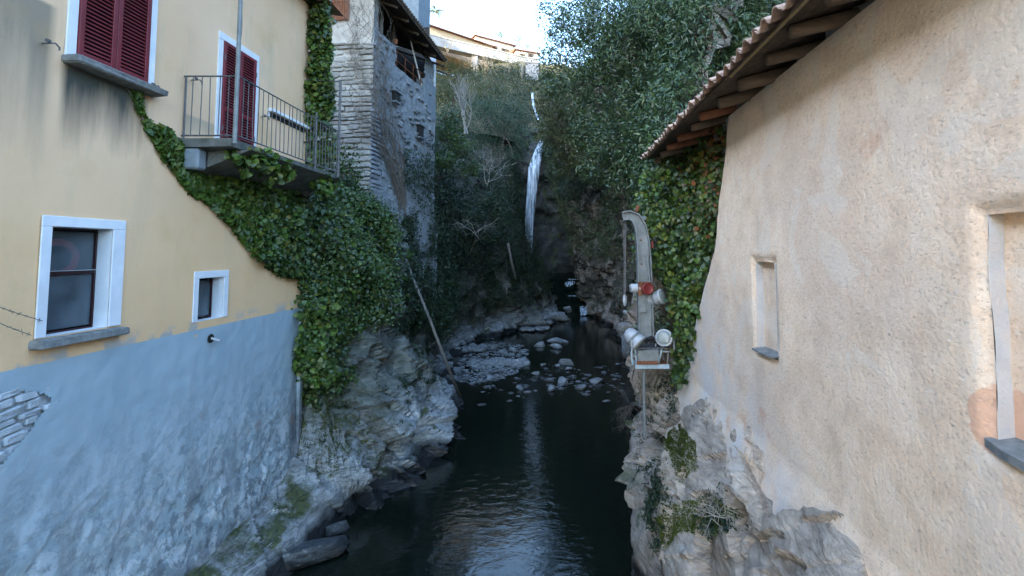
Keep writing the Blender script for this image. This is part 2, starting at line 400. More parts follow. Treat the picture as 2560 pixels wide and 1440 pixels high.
M = dict(
 yellow=m_yellow(), plinth=m_plinth(), stucco=m_stucco(), water=m_water(), fall=m_fall(), glass=m_glass(),
 rock=m_rock('gorge_rock', (.16, .172, .176), (.29, .31, .315), (.45, .475, .48), .22, .45, 1.0, (18.5, 3.6)),
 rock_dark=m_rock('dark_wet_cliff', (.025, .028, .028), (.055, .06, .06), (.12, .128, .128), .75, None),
 rock_wet=m_rock('wet_black_rock', (.05, .055, .06), (.10, .11, .115), (.26, .275, .275), .0, .25),
 rock_warm=m_rock('warm_grey_rock', (.22, .18, .145), (.38, .32, .265), (.54, .475, .41), .45, .40, 1.0, (12.4, 6.5), True),
 boulder=m_rock('boulder_stone', (.15, .16, .165), (.27, .285, .29), (.40, .415, .415), .0, .10),
 trim=simple('white_lime_trim', (.62, .64, .66), (.76, .77, .78), 3, .85, .35, .01),
 sill=simple('grey_stone_sill', (.13, .135, .13), (.27, .275, .26), 9, .9, .7, .02),
 red=simple('dark_red_paint', (.13, .014, .020), (.19, .022, .030), 5, .42, .1, .003, .45),
 redframe=simple('maroon_window_frame', (.022, .008, .010), (.045, .014, .016), 7, .5, .2, .004),
 ring=simple('red_ring_plastic', (.85, .05, .04), (.9, .09, .07), 4, .5, .1, .003),
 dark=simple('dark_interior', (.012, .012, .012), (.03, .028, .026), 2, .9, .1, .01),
 iron=simple('weathered_iron', (.06, .06, .065), (.14, .135, .135), 14, .6, .4, .004, .4),
 slab=simple('mossy_concrete_slab', (.07, .075, .065), (.17, .17, .155), 5, .9, .7, .03),
 bluewash=simple('pale_blue_plaster', (.15, .18, .205), (.24, .27, .29), 4, .9, .4, .02),
 stone_a=simple('warm_slab_stone', (.25, .235, .205), (.42, .40, .36), 5, .9, .8, .03, vary=.5),
 stone_b=simple('shade_blue_rubble_stone', (.22, .235, .26), (.36, .375, .40), 6, .9, .9, .04, vary=.5),  # stone house side face: bluish shade put into the stone colour
 mortar=simple('old_lime_mortar', (.20, .20, .195), (.34, .335, .32), 5, .95, .9, .05),
 mortar_b=simple('shade_blue_mortar', (.17, .185, .20), (.36, .38, .40), 7, .95, .9, .06),  # same blue shade tint carried in the side face mortar
 mortar_w=simple('warm_lime_mortar', (.34, .305, .26), (.50, .46, .40), 3.5, .95, .9, .05),
 wood=simple('old_dark_timber', (.045, .032, .022), (.12, .085, .06), 7, .85, .6, .02, co=(1, 1, 4)),
 log=simple('weathered_log', (.13, .085, .055), (.27, .19, .13), 9, .9, .8, .02, co=(.25, 1, 1)),
 batten=simple('pale_batten', (.20, .14, .07), (.34, .25, .13), 8, .8, .4, .01),
 greywood=simple('bleached_pole_wood', (.10, .09, .08), (.22, .205, .185), 9, .9, .6, .01, co=(1, 1, .2)),
 brick=simple('orange_brick', (.20, .075, .04), (.34, .14, .075), 7, .9, .6, .02),
 terracotta=simple('terracotta_pantile', (.30, .18, .125), (.52, .36, .27), 6, .9, .5, .012, vary=.3),
 roofred=simple('faded_red_roof', (.13, .055, .035), (.20, .09, .06), 1.2, .9, .3, .03),
 cream=simple('cream_house_render', (.52, .47, .40), (.62, .57, .50), .8, .9, .2, .02),
 peach=simple('peach_house_render', (.42, .30, .20), (.52, .38, .26), .8, .9, .2, .02),
 palewall=simple('weathered_concrete', (.22, .22, .23), (.32, .32, .33), .6, .9, .3, .03),
 shutterbrown=simple('brown_shutter', (.05, .035, .03), (.09, .06, .05), 3, .7, .1, .01),
 steel=simple('grey_galvanised_paint', (.12, .13, .13), (.23, .245, .24), 6, .55, .35, .004, .45),
 steelblue=simple('pale_blue_flaking_paint', (.28, .37, .43), (.42, .50, .55), 11, .6, .4, .005, .4),
 rust=simple('rusty_steel', (.10, .04, .02), (.24, .10, .05), 12, .9, .6, .006),
 whitemetal=simple('white_enamel', (.28, .29, .295), (.48, .49, .495), 6, .4, .15, .003, .5),
 lens=simple('dull_lamp_glass', (.20, .22, .20), (.32, .34, .31), 5, .25, .1, .003, .5),
 redmetal=simple('red_motor_paint', (.13, .016, .014), (.24, .03, .026), 7, .5, .3, .004, .45),
 black=simple('black_rubber', (.012, .012, .013), (.03, .03, .032), 7, .6, .2, .003),
 bark=simple('grey_brown_bark', (.075, .06, .045), (.17, .14, .11), 9, .95, .8, .02),
 palebark=simple('pale_bare_bark', (.27, .25, .22), (.42, .39, .35), 9, .9, .4, .01),
 drybrown=simple('dry_brown_twig', (.10, .082, .066), (.21, .175, .145), 9, .95, .4, .01),
 straw=simple('sunlit_dry_reed', (.26, .20, .13), (.42, .34, .23), 5, .9, .3, .01),
 soil=simple('hill_undergrowth', (.018, .03, .014), (.06, .075, .035), .8, .95, .9, .2),
 scrub=simple('dry_hill_scrub', (.045, .045, .026), (.11, .10, .06), .5, .95, .9, .3),
 gravel=simple('river_gravel', (.14, .15, .155), (.33, .345, .35), 6, .85, .5, .02),
 brickpatch=simple('worn_orange_plaster', (.52, .27, .16), (.70, .47, .32), 6, .95, .8, .02),
 stone_pale=simple('limewashed_rubble', (.40, .45, .48), (.58, .62, .65), 5, .95, .9, .03, vary=.2),
 flake=simple('pale_flaked_stone', (.38, .315, .255), (.58, .50, .42), 4, .95, .8, .03, vary=.25),
 ivy=m_leaf('ivy_leaf', [(0.026, 0.054, 0.017), (0.042, 0.084, 0.021), (0.053, 0.098, 0.025), (0.035, 0.074, 0.021), (0.048, 0.089, 0.025), (0.059, 0.103, 0.021), (0.053, 0.089, 0.018), (0.059, 0.098, 0.021), (0.143, 0.138, 0.028)], .38, .2, .45),
 ivy_light=m_leaf('young_ivy_leaf', [(0.053, 0.106, 0.018), (0.084, 0.165, 0.025), (0.127, 0.203, 0.031), (0.063, 0.126, 0.022), (0.158, 0.213, 0.033), (0.211, 0.203, 0.037)], .4, .3, .45),
 ivy_red=m_leaf('autumn_ivy_leaf', [(.05, .10, .03), (.09, .13, .03), (.22, .10, .03), (.30, .09, .035), (.12, .12, .03)], .45, .25),
 laurel=m_leaf('laurel_leaf', [(0.030, 0.061, 0.024), (0.047, 0.088, 0.030), (0.068, 0.110, 0.038), (0.101, 0.143, 0.047), (0.054, 0.094, 0.034)], .36, .25, .55),
 dkleaf=m_leaf('dark_shrub_leaf', [(0.013, 0.029, 0.014), (0.020, 0.042, 0.018), (0.031, 0.056, 0.021), (0.046, 0.068, 0.024)], .45, .2, .4),
 olive=m_leaf('olive_leaf', [(0.042, 0.050, 0.013), (0.069, 0.076, 0.019), (0.092, 0.097, 0.026), (0.055, 0.067, 0.019), (0.129, 0.101, 0.032)], .5, .3, .35),
 ferny=m_leaf('feathery_leaf', [(0.014, 0.043, 0.023), (0.024, 0.060, 0.029), (0.037, 0.072, 0.032)], .5, .25, .35),
 palm=m_leaf('sunlit_leaf', [(.12, .14, .05), (.18, .20, .07)], .5, .3, .35),
 moss=m_leaf('moss_tuft', [(.05, .065, .012), (.085, .10, .018), (.12, .13, .025)], .9, .1, .1),
 wire=simple('thin_steel_wire', (.10, .09, .085), (.2, .18, .17), 9, .6, .1, .002, .5),
)
print('materials ok')

# ================================================================== THE SETTING
def lerp_profile(prof, m):
    p = np.array(prof, float); d = np.r_[0, np.cumsum(np.linalg.norm(np.diff(p, axis=0), axis=1))]; d /= d[-1]
    t = np.linspace(0, 1, m); return np.stack([np.interp(t, d, p[:, 0]), np.interp(t, d, p[:, 1])], 1)
def bank(stations, ys, m):
    Y = np.array([s[0] for s in stations], float); Pm = np.stack([lerp_profile(s[1], m) for s in stations])
    out = np.zeros((len(ys), m, 3))
    for i, y in enumerate(ys):
        k = int(np.clip(np.searchsorted(Y, y)-1, 0, len(Y)-2)); t = np.clip((y-Y[k])/(Y[k+1]-Y[k]), 0, 1)
        t = t*t*(3-2*t)*.6+t*.4; q = Pm[k]*(1-t)+Pm[k+1]*t
        out[i, :, 0] = q[:, 0]; out[i, :, 1] = y; out[i, :, 2] = q[:, 1]
    return out
def normals(g):
    du = np.gradient(g, axis=0); dv = np.gradient(g, axis=1); n = np.cross(du, dv)
    return n/(np.linalg.norm(n, axis=2, keepdims=True)+1e-9)
def finish_bank(name, g, side, disp, mat, kind='structure'):
    n = normals(g)
    if np.sum(n[..., 0])*side < 0: n = -n
    p = g.reshape(-1, 3); d = disp(p); p2 = p+n.reshape(-1, 3)*d[:, None]
    o = mk(name, p2, grid_faces(*g.shape[:2]), mat, smooth=True)
    o.data.set_sharp_from_angle(angle=R(26))
    o['kind'] = kind
    return o, p2.reshape(g.shape), n
YS = np.geomspace(2.0, 66, 600)
LST = [
 (1.5, [(-5.0,-1),(-5.6,0),(-6.0,.6),(-6.45,1.0),(-7.5,1.2)]),
 (8.0, [(-5.2,-1),(-5.65,0),(-5.95,.55),(-6.40,.95),(-7.2,1.2)]),
 (11.0,[(-4.8,-1),(-5.2,0),(-5.6,.6),(-6.35,1.0),(-7.2,1.3)]),
 (12.2,[(-4.8,-1),(-5.2,0),(-5.6,.9),(-6.3,1.3),(-6.8,1.6),(-7.6,2)]),
 (12.9,[(-4.3,-1),(-4.8,0),(-5.3,1.4),(-5.9,3),(-6.2,5),(-6.6,7),(-7.5,8.0),(-10,8.2)]),
 (14.0,[(-3.3,-1),(-3.8,0),(-4.4,1.2),(-5.2,2.6),(-5.6,4.4),(-6.0,6.2),(-6.8,7.7),(-10,8.2)]),
 (16.6,[(-3.2,-1),(-3.6,0),(-4.3,1.2),(-5.2,2.6),(-5.8,4.5),(-6.3,6.4),(-7.1,7.9),(-10,8.5)]),
 (20.5,[(-3.7,-1),(-4.1,0),(-4.9,1.3),(-5.8,3),(-6.2,5.5),(-6.6,8.0),(-7.6,8.8),(-11,9.2)]),
 (24.5,[(-5,-1),(-5.6,0),(-6.3,1),(-6.7,4),(-6.9,7.5),(-7.4,9.5),(-9,12),(-14,16)]),
 (31,  [(-5.6,-1),(-6.4,.1),(-7,1),(-7.4,5),(-7.8,8.5),(-8.8,11.5),(-10.5,14),(-18,18)]),
 (35,  [(-5.4,-1),(-6.0,.2),(-6.6,1.2),(-7,5),(-7.6,8.5),(-9,12),(-10.5,14.5),(-20,19)]),
 (39,  [(-3,-1),(-4,.1),(-5,1.2),(-5.6,4),(-6.6,8.5),(-8.2,12),(-10,14.5),(-20,20)]),
 (42,  [(0,-1),(-.8,.2),(-2.6,1.8),(-3.8,4),(-5.4,8.5),(-7.2,12),(-9,14.5),(-20,20)]),
 (48,  [(1,-1),(0,.3),(-1.2,2),(-2.6,4.5),(-4.2,8.5),(-5.8,12),(-8,15),(-20,21)]),
 (56,  [(1.2,-.6),(-.5,1.5),(-2,4),(-3.9,7.5),(-4.8,12),(-5.6,15),(-8,18),(-20,23)]),
 (61,  [(1.2,0),(-.5,2.5),(-2,5),(-4.4,8.5),(-5.2,13),(-6,17),(-8,20),(-20,25)])]
RST = [
 (1.5, [(1.1,-1),(1.5,0),(1.75,1),(2.3,2.2),(2.9,3.2),(3.5,3.8)]),
 (6.0, [(1.2,-1),(1.6,0),(1.8,1),(2.25,2),(2.7,3.0),(3.4,3.7)]),
 (9.6, [(1.3,-1),(1.7,0),(1.85,1.5),(2.2,2.5),(2.75,3.4),(3.5,4.0)]),
 (11.6,[(1.6,-1),(1.9,0),(2.05,1.2),(2.5,2.2),(3.1,3.0),(4.0,3.6)]),
 (12.4,[(1.7,-1),(2.05,0),(2.3,1.4),(2.7,2.4),(3.1,3.6),(3.5,4.6)]),
 (13.3,[(1.8,-1),(2.2,0),(2.45,1.5),(2.65,4),(2.8,6.5),(3.1,8.6),(4.2,11)]),
 (15.0,[(2.0,-1),(2.5,0),(2.8,1.5),(3.1,4),(3.4,8),(3.9,12),(6,15)]),
 (17.5,[(2.3,-1),(2.9,0),(3.3,1.5),(3.7,4),(4.2,8),(4.8,13),(5.6,17),(9.5,22)]),
 (21,  [(2.8,-1),(3.5,0),(4.0,2),(4.5,6),(5,11),(5.6,17),(6.8,21),(11,26)]),
 (25,  [(3.7,-1),(4.3,0),(4.7,2),(5.0,6),(5.4,11),(5.8,17),(6.8,22),(12,28)]),
 (32,  [(3.8,-1),(4.5,0),(4.8,2),(4.9,6),(5.1,11),(5.4,17),(6.2,23),(12,30)]),
 (39,  [(4.4,-1),(5,0),(5.0,2),(4.8,7),(4.8,12),(4.6,18),(5,24),(12,32)]),
 (46,  [(3.8,-1),(4.5,0),(4.2,2),(3.8,6),(3.2,10),(2.6,16),(2.4,22),(10,32)]),
 (52,  [(2.9,-.5),(3.0,1),(3.0,3),(2.8,6),(2.2,10),(1.2,13.5),(.2,17),(-.4,21),(8,33)]),
 (61,  [(2.6,.5),(2.6,4),(2.2,8),(1.2,12),(0,17),(-.8,22),(8,34)])]
AX1 = rotm('X', .6)@rotm('Z', .5)@np.diag([1, 1, 1.9])
AX2 = rotm('X', -.55)@rotm('Y', .35)@np.diag([1, .8, 2.4])
def dispL(p):
    near = np.clip((24-p[:, 1])/6, 0, 1)
    cut = np.clip((p[:, 1]-11.6)/1.2, .09, 1)            # a dressed ledge under the house wall
    d = rockd(p, 2.3, 3, .85, .05, AX1, .10)*.40+rockd(p, .95, 5, .85, .05, AX2, .12)*.36+rockd(p, .38, 6, .8, .04, AX2, .15)*.10+fbm(p*.35, 3, 9)*.7+fbm(p*3, 4, 12)*.06
    return d*cut*(.75+.25*near)
def dispR(p):
    cut = np.clip((p[:, 1]-8)/4, .55, 1)
    d = rockd(p, 2.0, 33, .85, .05, AX1, .10)*.40+rockd(p, .9, 35, .8, .05, AX2, .12)*.30+rockd(p, .35, 36, .8, .05, AX2, .15)*.12+fbm(p*.35, 3, 39)*.5+fbm(p*3, 4, 42)*.06
    return d*cut
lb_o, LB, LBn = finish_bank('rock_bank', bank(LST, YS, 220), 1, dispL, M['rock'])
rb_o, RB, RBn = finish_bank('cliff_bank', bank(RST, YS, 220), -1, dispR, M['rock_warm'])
tag(lb_o, 'pale fractured rock bank below the yellow house', 'rock bank'); tag(rb_o, 'mossy rock foot and cliff on the right of the stream', 'cliff')

# back wall of the gorge, round the waterfall
def back_cliff():
    xs = np.linspace(-14, 12, 110); zs = np.linspace(-1, 24, 110)
    Z, X = np.meshgrid(zs, xs, indexing='ij')
    Y = 62.0+.10*(Z-8)+.03*(X+2.6)**2+np.where(Z > 20, (Z-20)*.8, 0)
    g = np.stack([X, Y, Z], -1); p = g.reshape(-1, 3).copy()
    p[:, 1] -= rockd(p, 3.0, 51, .5, .1, AX1)*.5+rockd(p, 1.0, 52, .5, .1)*.35
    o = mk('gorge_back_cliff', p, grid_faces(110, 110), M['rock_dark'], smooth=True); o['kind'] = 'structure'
    tag(o, 'dark wet cliff behind the waterfall', 'cliff'); return p.reshape(g.shape)
BC = back_cliff()
def sheet(name, xs, ys, fz, mat, label):
    Yg, Xg = np.meshgrid(ys, xs, indexing='ij'); p = np.stack([Xg.ravel(), Yg.ravel(), fz(Xg.ravel(), Yg.ravel())], 1)
    o = mk(name, p, grid_faces(len(ys), len(xs)), mat, smooth=True); o['kind'] = 'structure'; tag(o, label, 'hillside'); return p.reshape(len(ys), len(xs), 3)
def fz_back(x, y):
    p = np.stack([x, y, 0*x], 1)
    base = 22+(y-63)*.62-np.clip(y-103, 0, None)*.60-np.clip(x-6, 0, 60)*.05
    notch = -3.5*np.exp(-((x+3.2)/1.5)**2)*np.clip((80-y)/12, 0, 1)
    return base+fbm(p*.09, 4, 61)*4+notch
BH = sheet('hill', np.linspace(-90, 90, 150), np.linspace(62.5, 190, 110), fz_back, M['scrub'], 'scrubby hillside below the sunlit houses')
def fz_right(x, y):
    p = np.stack([x, y, 0*x], 1)
    w = np.clip((y-14)/8, 0, 1); base = (1-w)*(4+(x-11)*.30)+w*(27+(x-11)*.30)
    return base+fbm(p*.08, 4, 71)*2.5*np.clip((x-11)/8, 0, 1)
HR = sheet('wooded_hill', np.linspace(11, 130, 70), np.linspace(-170, 66, 120), fz_right, M['scrub'], 'wooded hill rising behind the stucco cottage')
def fz_left(x, y):                                      # added hill, slope and height shaped to keep the gorge in shade
    p = np.stack([x, y, 0*x], 1)
    base = 8.0+np.clip(-13-x, 0, 200)*.76+np.clip(y-20, 0, 60)*.30
    return np.minimum(base, 80)+fbm(p*.1, 4, 75)*1.6*np.clip((-12-x)/6, 0, 1)
HL = sheet('shading_hill', np.linspace(-170, -9.5, 80), np.linspace(-190, 66, 110), fz_left, M['scrub'], 'steep hill added behind the yellow and the stone house to shade the gorge')

# stream: the pool, then stepped cascades up to the fall
def water_sheet():
    xs = np.linspace(-60, 60, 3); ys = np.array([-500., 0, 49.5])
    Yg, Xg = np.meshgrid(ys, xs, indexing='ij'); p = np.stack([Xg.ravel(), Yg.ravel(), 0*Xg.ravel()], 1)
    o = mk('stream', p, grid_faces(3, 3), M['water']); o['kind'] = 'structure'; tag(o, 'dark still pool of the stream', 'stream')
    # stepped upper stream
    v = []; f = []; steps = [(48.6, -.05), (51, .55), (51.6, 1.0), (53.5, 1.15), (54.1, 1.9), (57, 2.2), (57.8, 3.1), (61, 3.8), (63, 4)]
    for i, (y, z) in enumerate(steps):
        for x in (-2.5, -1, .5, 2, 3.5): v.append((x, y, z+.06*math.sin(x*3+y)))
    o = mk('upper_stream', v, grid_faces(len(steps), 5), M['water'], smooth=True); o['kind'] = 'structure'; tag(o, 'dark stepped stream below the waterfall', 'stream')
water_sheet()
bed = mk('stream_bed', [(-60, -500, -1.2), (60, -500, -1.2), (60, 62, -1.2), (-60, 62, -1.2)], [(0, 1, 2, 3)], M['gravel']); bed['kind'] = 'structure'
tag(bed, 'stony bed under the stream', 'stream bed')
def ribbon(name, pts, wd, label, n=10, amp=.12):
    """white water sheet: curved in section, following pts"""
    pts = np.array(pts, float); m = 80; t = np.linspace(0, 1, len(pts)); tt = np.linspace(0, 1, m)
    c = np.stack([np.interp(tt, t, pts[:, k]) for k in range(3)], 1); w = np.interp(tt, np.linspace(0, 1, len(wd)), wd)
    v = []
    for i in range(m):
        for k in range(n):
            s = k/(n-1)-.5; q = c[i]+np.array([s*w[i]*(1+.10*vnoise(np.array([[i*.12, s*2, 3.]]))[0]), 0, 0])
            q[1] -= (.25-s*s)*w[i]*.9; v.append(q)
    v = np.array(v); v[:, 1] += amp*fbm(v*np.array([3, 1, .12]), 3, 81)
    o = mk(name, v, grid_faces(m, n), M['fall'], smooth=True); o['kind'] = 'structure'; return tag(o, label, 'waterfall')
FY = 59.5
ribbon('waterfall', [onY(1354, 350, FY+1.6), onY(1346, 378, FY+.9), onY(1335, 420, FY), onY(1329, 480, FY-.2), onY(1323, 560, FY-.3), onY(1320, 650, FY-.3)],
       [.4, 1.0, 1.45, 1.25, 1.0, .9], 'white waterfall dropping down the dark gorge wall', 18, .10)
ribbon('upper_waterfall', [onY(1331, 232, 74), onY(1333, 262, 73), onY(1341, 285, 72), onY(1346, 300, 71)], [.35, .28, .3, .2], 'thin sunlit cascade high above the main waterfall', 6)
ribbon('cascade', [onY(1453, 757, 52.6), onY(1462, 775, 50.2), onY(1458, 790, 49.2), onY(1470, 802, 47.6)], [.5, 1.0, .55, 1.4], 'low white cascade tumbling into the pool', 8, .25)
ribbon('small_cascade', [onY(1436, 697, 58.5), onY(1424, 708, 57.5), onY(1420, 716, 57.0)], [1.6, 1.2, .5], 'small white riffle below the waterfall slot', 6, .2)
ribbon('thin_cascade', [onY(1430, 735, 54.6), onY(1431, 740, 54.0)], [1.5, 1.5], 'thin white line of water spilling over a ledge', 6, .05)
print('setting ok')

# ================================================================== YELLOW HOUSE (left)
XW = -6.5
yh = thing('yellow_house', (XW, 7, 1.0), 'ochre yellow rendered house with grey plinth and dark red shutters on the left', 'house')
def wall_grid(xf, ys, zs, holes, name, mat, parent, disp=None):
    """vertical wall sheet in Y-Z with rectangular holes, facing +X"""
    ys = np.unique(np.round(np.r_[ys, [h[k] for h in holes for k in (0, 1)]], 4)); zs = np.unique(np.round(np.r_[zs, [h[k] for h in holes for k in (2, 3)]], 4))
    Zg, Yg = np.meshgrid(zs, ys, indexing='ij'); p = np.stack([0*Yg.ravel(), Yg.ravel(), Zg.ravel()], 1)
    p[:, 0] = xf+(disp(p) if disp else 0)
    yc = (ys[:-1]+ys[1:])/2; zc = (zs[:-1]+zs[1:])/2
    m = np.ones((len(zs)-1, len(ys)-1), bool)
    for h in holes: m &= ~((yc[None, :] > h[0]) & (yc[None, :] < h[1]) & (zc[:, None] > h[2]) & (zc[:, None] < h[3]))
    return mk(name, p, grid_faces(len(zs), len(ys), m), mat, parent, smooth=True)
ZP = 5.13                                               # top of the plinth
YE = 12.3                                               # far corner of the house
w1 = (6.17, 7.02, 5.42, 6.83); w2 = (8.76, 9.42, 5.24, 6.02)
wall_grid(XW, np.arange(1.0, YE+.001, .10), np.arange(ZP-.15, 13.01, .10), [w1, w2], 'wall', M['yellow'], yh,
          lambda p: .012*fbm(p*.8, 3, 91)+.004*fbm(p*6, 2, 92))
def pd(p):
    dn = np.clip((4.2-p[:, 2])/2.6, 0, 1)
    d = .012+  .06*dn*fbm(p*1.1, 4, 93)+.025*dn*np.abs(fbm(p*3.2, 4, 94))+.022*dn*np.where(fbm(p*1.7+5, 5, 97) > .04, 1, 0)+.012*fbm(p*6, 3, 95)
    d += .10*np.clip((1.9-p[:, 2])/1.0, 0, 1)                    # foot spreads a little
    # shallow scar where render has fallen off the masonry
    return d
def scar(p):                                            # where the render fell away: (Y, Z) region
    Y, Z = p[:, 1], p[:, 2]
    n = .10*fbm(p*2.2, 4, 96)
    top = np.interp(Y, [5.0, 5.5, 5.9, 6.22, 6.4], [4.95, 4.9, 4.88, 4.72, 4.5]); bot = np.interp(Y, [5.0, 5.6, 6.0, 6.4], [3.5, 3.75, 4.2, 4.6])
    return (Z < top+n*.5) & (Z > bot+n*.6) & (Y < 6.28+n)
ysP = np.arange(3.0, YE+.001, .035); zsP = np.arange(.55, ZP+.0001, .035)
Zg, Yg = np.meshgrid(zsP, ysP, indexing='ij'); p = np.stack([0*Yg.ravel(), Yg.ravel(), Zg.ravel()], 1)
p[:, 0] = XW+pd(p); sc_ = scar(p); cm = sc_.reshape(len(zsP), len(ysP))
keep = ~(cm[:-1, :-1] & cm[1:, :-1] & cm[:-1, 1:] & cm[1:, 1:])
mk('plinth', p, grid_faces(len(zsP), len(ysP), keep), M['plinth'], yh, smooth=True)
MB().box((XW-.10, 6.2, 4.2), (.10, 2.6, 2.0)).build('backing_masonry', M['stone_pale'], yh)
# shell: end wall, inner box, roof
mb = MB(); mb.box((XW-4.6, YE-.02, 7), (9.1, .04, 12.2)); mb.build('gable_wall', M['yellow'], yh)
MB().box((XW+.035, YE+.02, 3.0), (.10, .16, 4.2), None, .02).build('corner_strip', M['plinth'], yh)
MB().box((XW-4.55, 1.02, 7), (9, .04, 12.0)).build('gable_wall', M['yellow'], yh)
MB().box((XW-9.1, 6.6, 7), (.04, 11.2, 12.0)).build('back_wall', M['yellow'], yh)
mb = MB(); mb.prism([(XW+.6, .6, 13.05), (XW-4.6, .6, 13.9), (XW-9.8, .6, 13.05), (XW-4.6, .6, 13.7)], (0, YE+.1, 0)); mb.build('roof', M['terracotta'], yh)
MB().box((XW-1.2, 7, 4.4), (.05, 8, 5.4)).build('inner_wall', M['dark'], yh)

nb = thing('sun_block_house', (-6.6, -8, 0), 'unseen ochre house added beside the viewpoint to block the sun', 'house')  # unseen house, added to keep direct sun off the cottage wall
MB().box((-10.2, -7.4, 6.1), (7.2, 15.6, 13.0)).build('wall', M['yellow'], nb)
mb = MB(); mb.prism([(-6.4, -15.6, 12.62), (-10.2, -15.6, 13.3), (-14.4, -15.6, 12.62)], (0, 16.2, 0)); mb.build('roof', M['terracotta'], nb)

# stones showing in the scar
def stone_mesh(name, seed, mat, n=1.0):
    r = np.random.default_rng(seed); mb = MB(); mb.box((0, 0, 0), (1, 1, 1), None, .16)
    v = np.array(mb.v); v += r.normal(0, .045, v.shape)
    me = bpy.data.meshes.new(name); me.from_pydata(v.tolist(), [], mb.f); me.materials.append(mat); return me
SA = [stone_mesh('stone', i, M['stone_a']) for i in range(6)]; SB = [stone_mesh('stone', 20+i, M['stone_b']) for i in range(6)]
def flake_mesh(seed, mat, name='stone_flake'):
    r = np.random.default_rng(seed); q = r.normal(0, 1, (16, 3)); q /= np.linalg.norm(q, axis=1, keepdims=True); q *= r.uniform(.35, .55, (16, 1)); bm = bmesh.new()
    bmesh.ops.convex_hull(bm, input=[bm.verts.new(x) for x in q]); bmesh.ops.delete(bm, geom=[v for v in bm.verts if not v.link_faces], context='VERTS')
    bmesh.ops.bevel(bm, geom=list(bm.edges), offset=.02, segments=1, affect='EDGES'); me = bpy.data.meshes.new(name); bm.to_mesh(me); bm.free(); me.materials.append(mat); return me
SP = [stone_mesh('stone', 80+i, M['stone_pale']) for i in range(5)]
SC = [stone_mesh('stone', 40+i, M['mortar_b']) for i in range(4)]
z = 3.55; k = 0
while z < 4.95:
    hgt = random.uniform(.07, .15); y = 5.0+random.uniform(-.1, .1)
    while y < 6.4:
        ln = random.uniform(.12, .42)
        q = np.array([[0, y+ln/2, z+hgt/2]])
        if scar(q)[0] or scar(q+[[0, -ln*.4, 0]])[0]:
            inst('stone', random.choice(SP), yh, (XW-.058+random.uniform(-.012, .012), y+ln/2, z+hgt/2+ (y-5.6)*.12),
                 (random.uniform(-.05, .05)+.1, 0, random.uniform(-.05, .05)), (.13, ln*.97, hgt*.92)); k += 1
        y += ln+.012
    z += hgt+.012

# --- window with panes
def window(h, nm, trim, sill, panes, reveal=.24):
    y0, y1, z0, z1 = h
    o = thing_part = mk('window', *_reveal(h, reveal), M['trim'], yh)
    tl, tt, tr = trim; e = .022
    mb = MB(); xs = XW+.012
    def bar(ya, yb, za, zb, nm_='window_trim'):
        MB().box((xs+e/2-.005, (ya+yb)/2, (za+zb)/2), (e, yb-ya, zb-za), None, .006).build(nm_, M['trim'], o)
    bar(y0-tl, y0, z0, z1); bar(y1, y1+tr, z0, z1); bar(y0-tl, y1+tr, z1+.0015, z1+tt)
    xg = XW-reveal+.02; fw = .024
    for (ya, yb, za, zb) in ((y0, y1, z1-fw, z1), (y0, y1, z0, z0+fw), (y0, y0+fw, z0+fw+.002, z1-fw-.002), (y1-fw, y1, z0+fw+.002, z1-fw-.002)):
        MB().box((xg, (ya+yb)/2, (za+zb)/2), (.05, yb-ya, zb-za), None, .005).build('window_frame', M['redframe'], o)
    cuts = [z0+fw]+[z0+(z1-z0)*c for c in panes]+[z1-fw]
    for a, b in zip(cuts[:-1], cuts[1:]):
        MB().box((xg-.012, (y0+y1)/2, (a+b)/2), (.006, y1-y0-2*fw-.006, b-a-.04)).build('pane', M['glass'], o)
    for c in cuts[1:-1]:
        MB().box((xg+.004, (y0+y1)/2, c), (.045, y1-y0-2*fw, .05), None, .005).build('glazing_bar', M['redframe'], o)
        MB().box((xg+.03, (y0+y1)/2, c+.03), (.02, y1-y0-2*fw, .008)).build('bar_drip', M['whitemetal'], o)
    if sill:
        v = MB(); v.box((XW+.035, (y0+y1)/2+.02, z0-.075), (.24, (y1-y0)+tl+tr+.06, .12), None, .02)
        q = np.array(v.v); q += rng.normal(0, .008, q.shape); v.v = q.tolist(); v.build('sill', M['sill'], o)
    return o
def _reveal(h, d):
    y0, y1, z0, z1 = h; x0 = XW+.006; x1 = XW-d
    v = [(x0, y0, z0), (x0, y1, z0), (x0, y1, z1), (x0, y0, z1), (x1, y0, z0), (x1, y1, z0), (x1, y1, z1), (x1, y0, z1)]
    return v, [(0, 4, 5, 1), (1, 5, 6, 2), (2, 6, 7, 3), (3, 7, 4, 0)]
window(w1, 'w1', (.13, .14, .20), True, [.565]); window(w2, 'w2', (.12, .13, .13), False, [])
mb = MB(); nr_ = 28; rv = []
for x_, ro, ri_ in ((XW-.262, .30, .19), (XW-.250, .285, .205)):
    for rr_ in (ro, ri_): rv += [(x_, 6.52+rr_*1.05*math.cos(a), 6.42+rr_*.88*math.sin(a)) for a in np.linspace(0, 2*math.pi, nr_, False)]
rf_ = []
for k_ in range(nr_):
    n_ = (k_+1) % nr_
    for (u_, w_) in ((2, 3), (0, 2), (3, 1), (1, 0)): rf_.append((u_*nr_+k_, u_*nr_+n_, w_*nr_+n_, w_*nr_+k_))
rg = mb.add(rv, rf_).build('red_ring', M['ring'], None, True, (XW-.26, 6.5, 6.4)); tag(rg, 'faint red ring leaning behind the dusty upper pane of the lower window', 'ring')

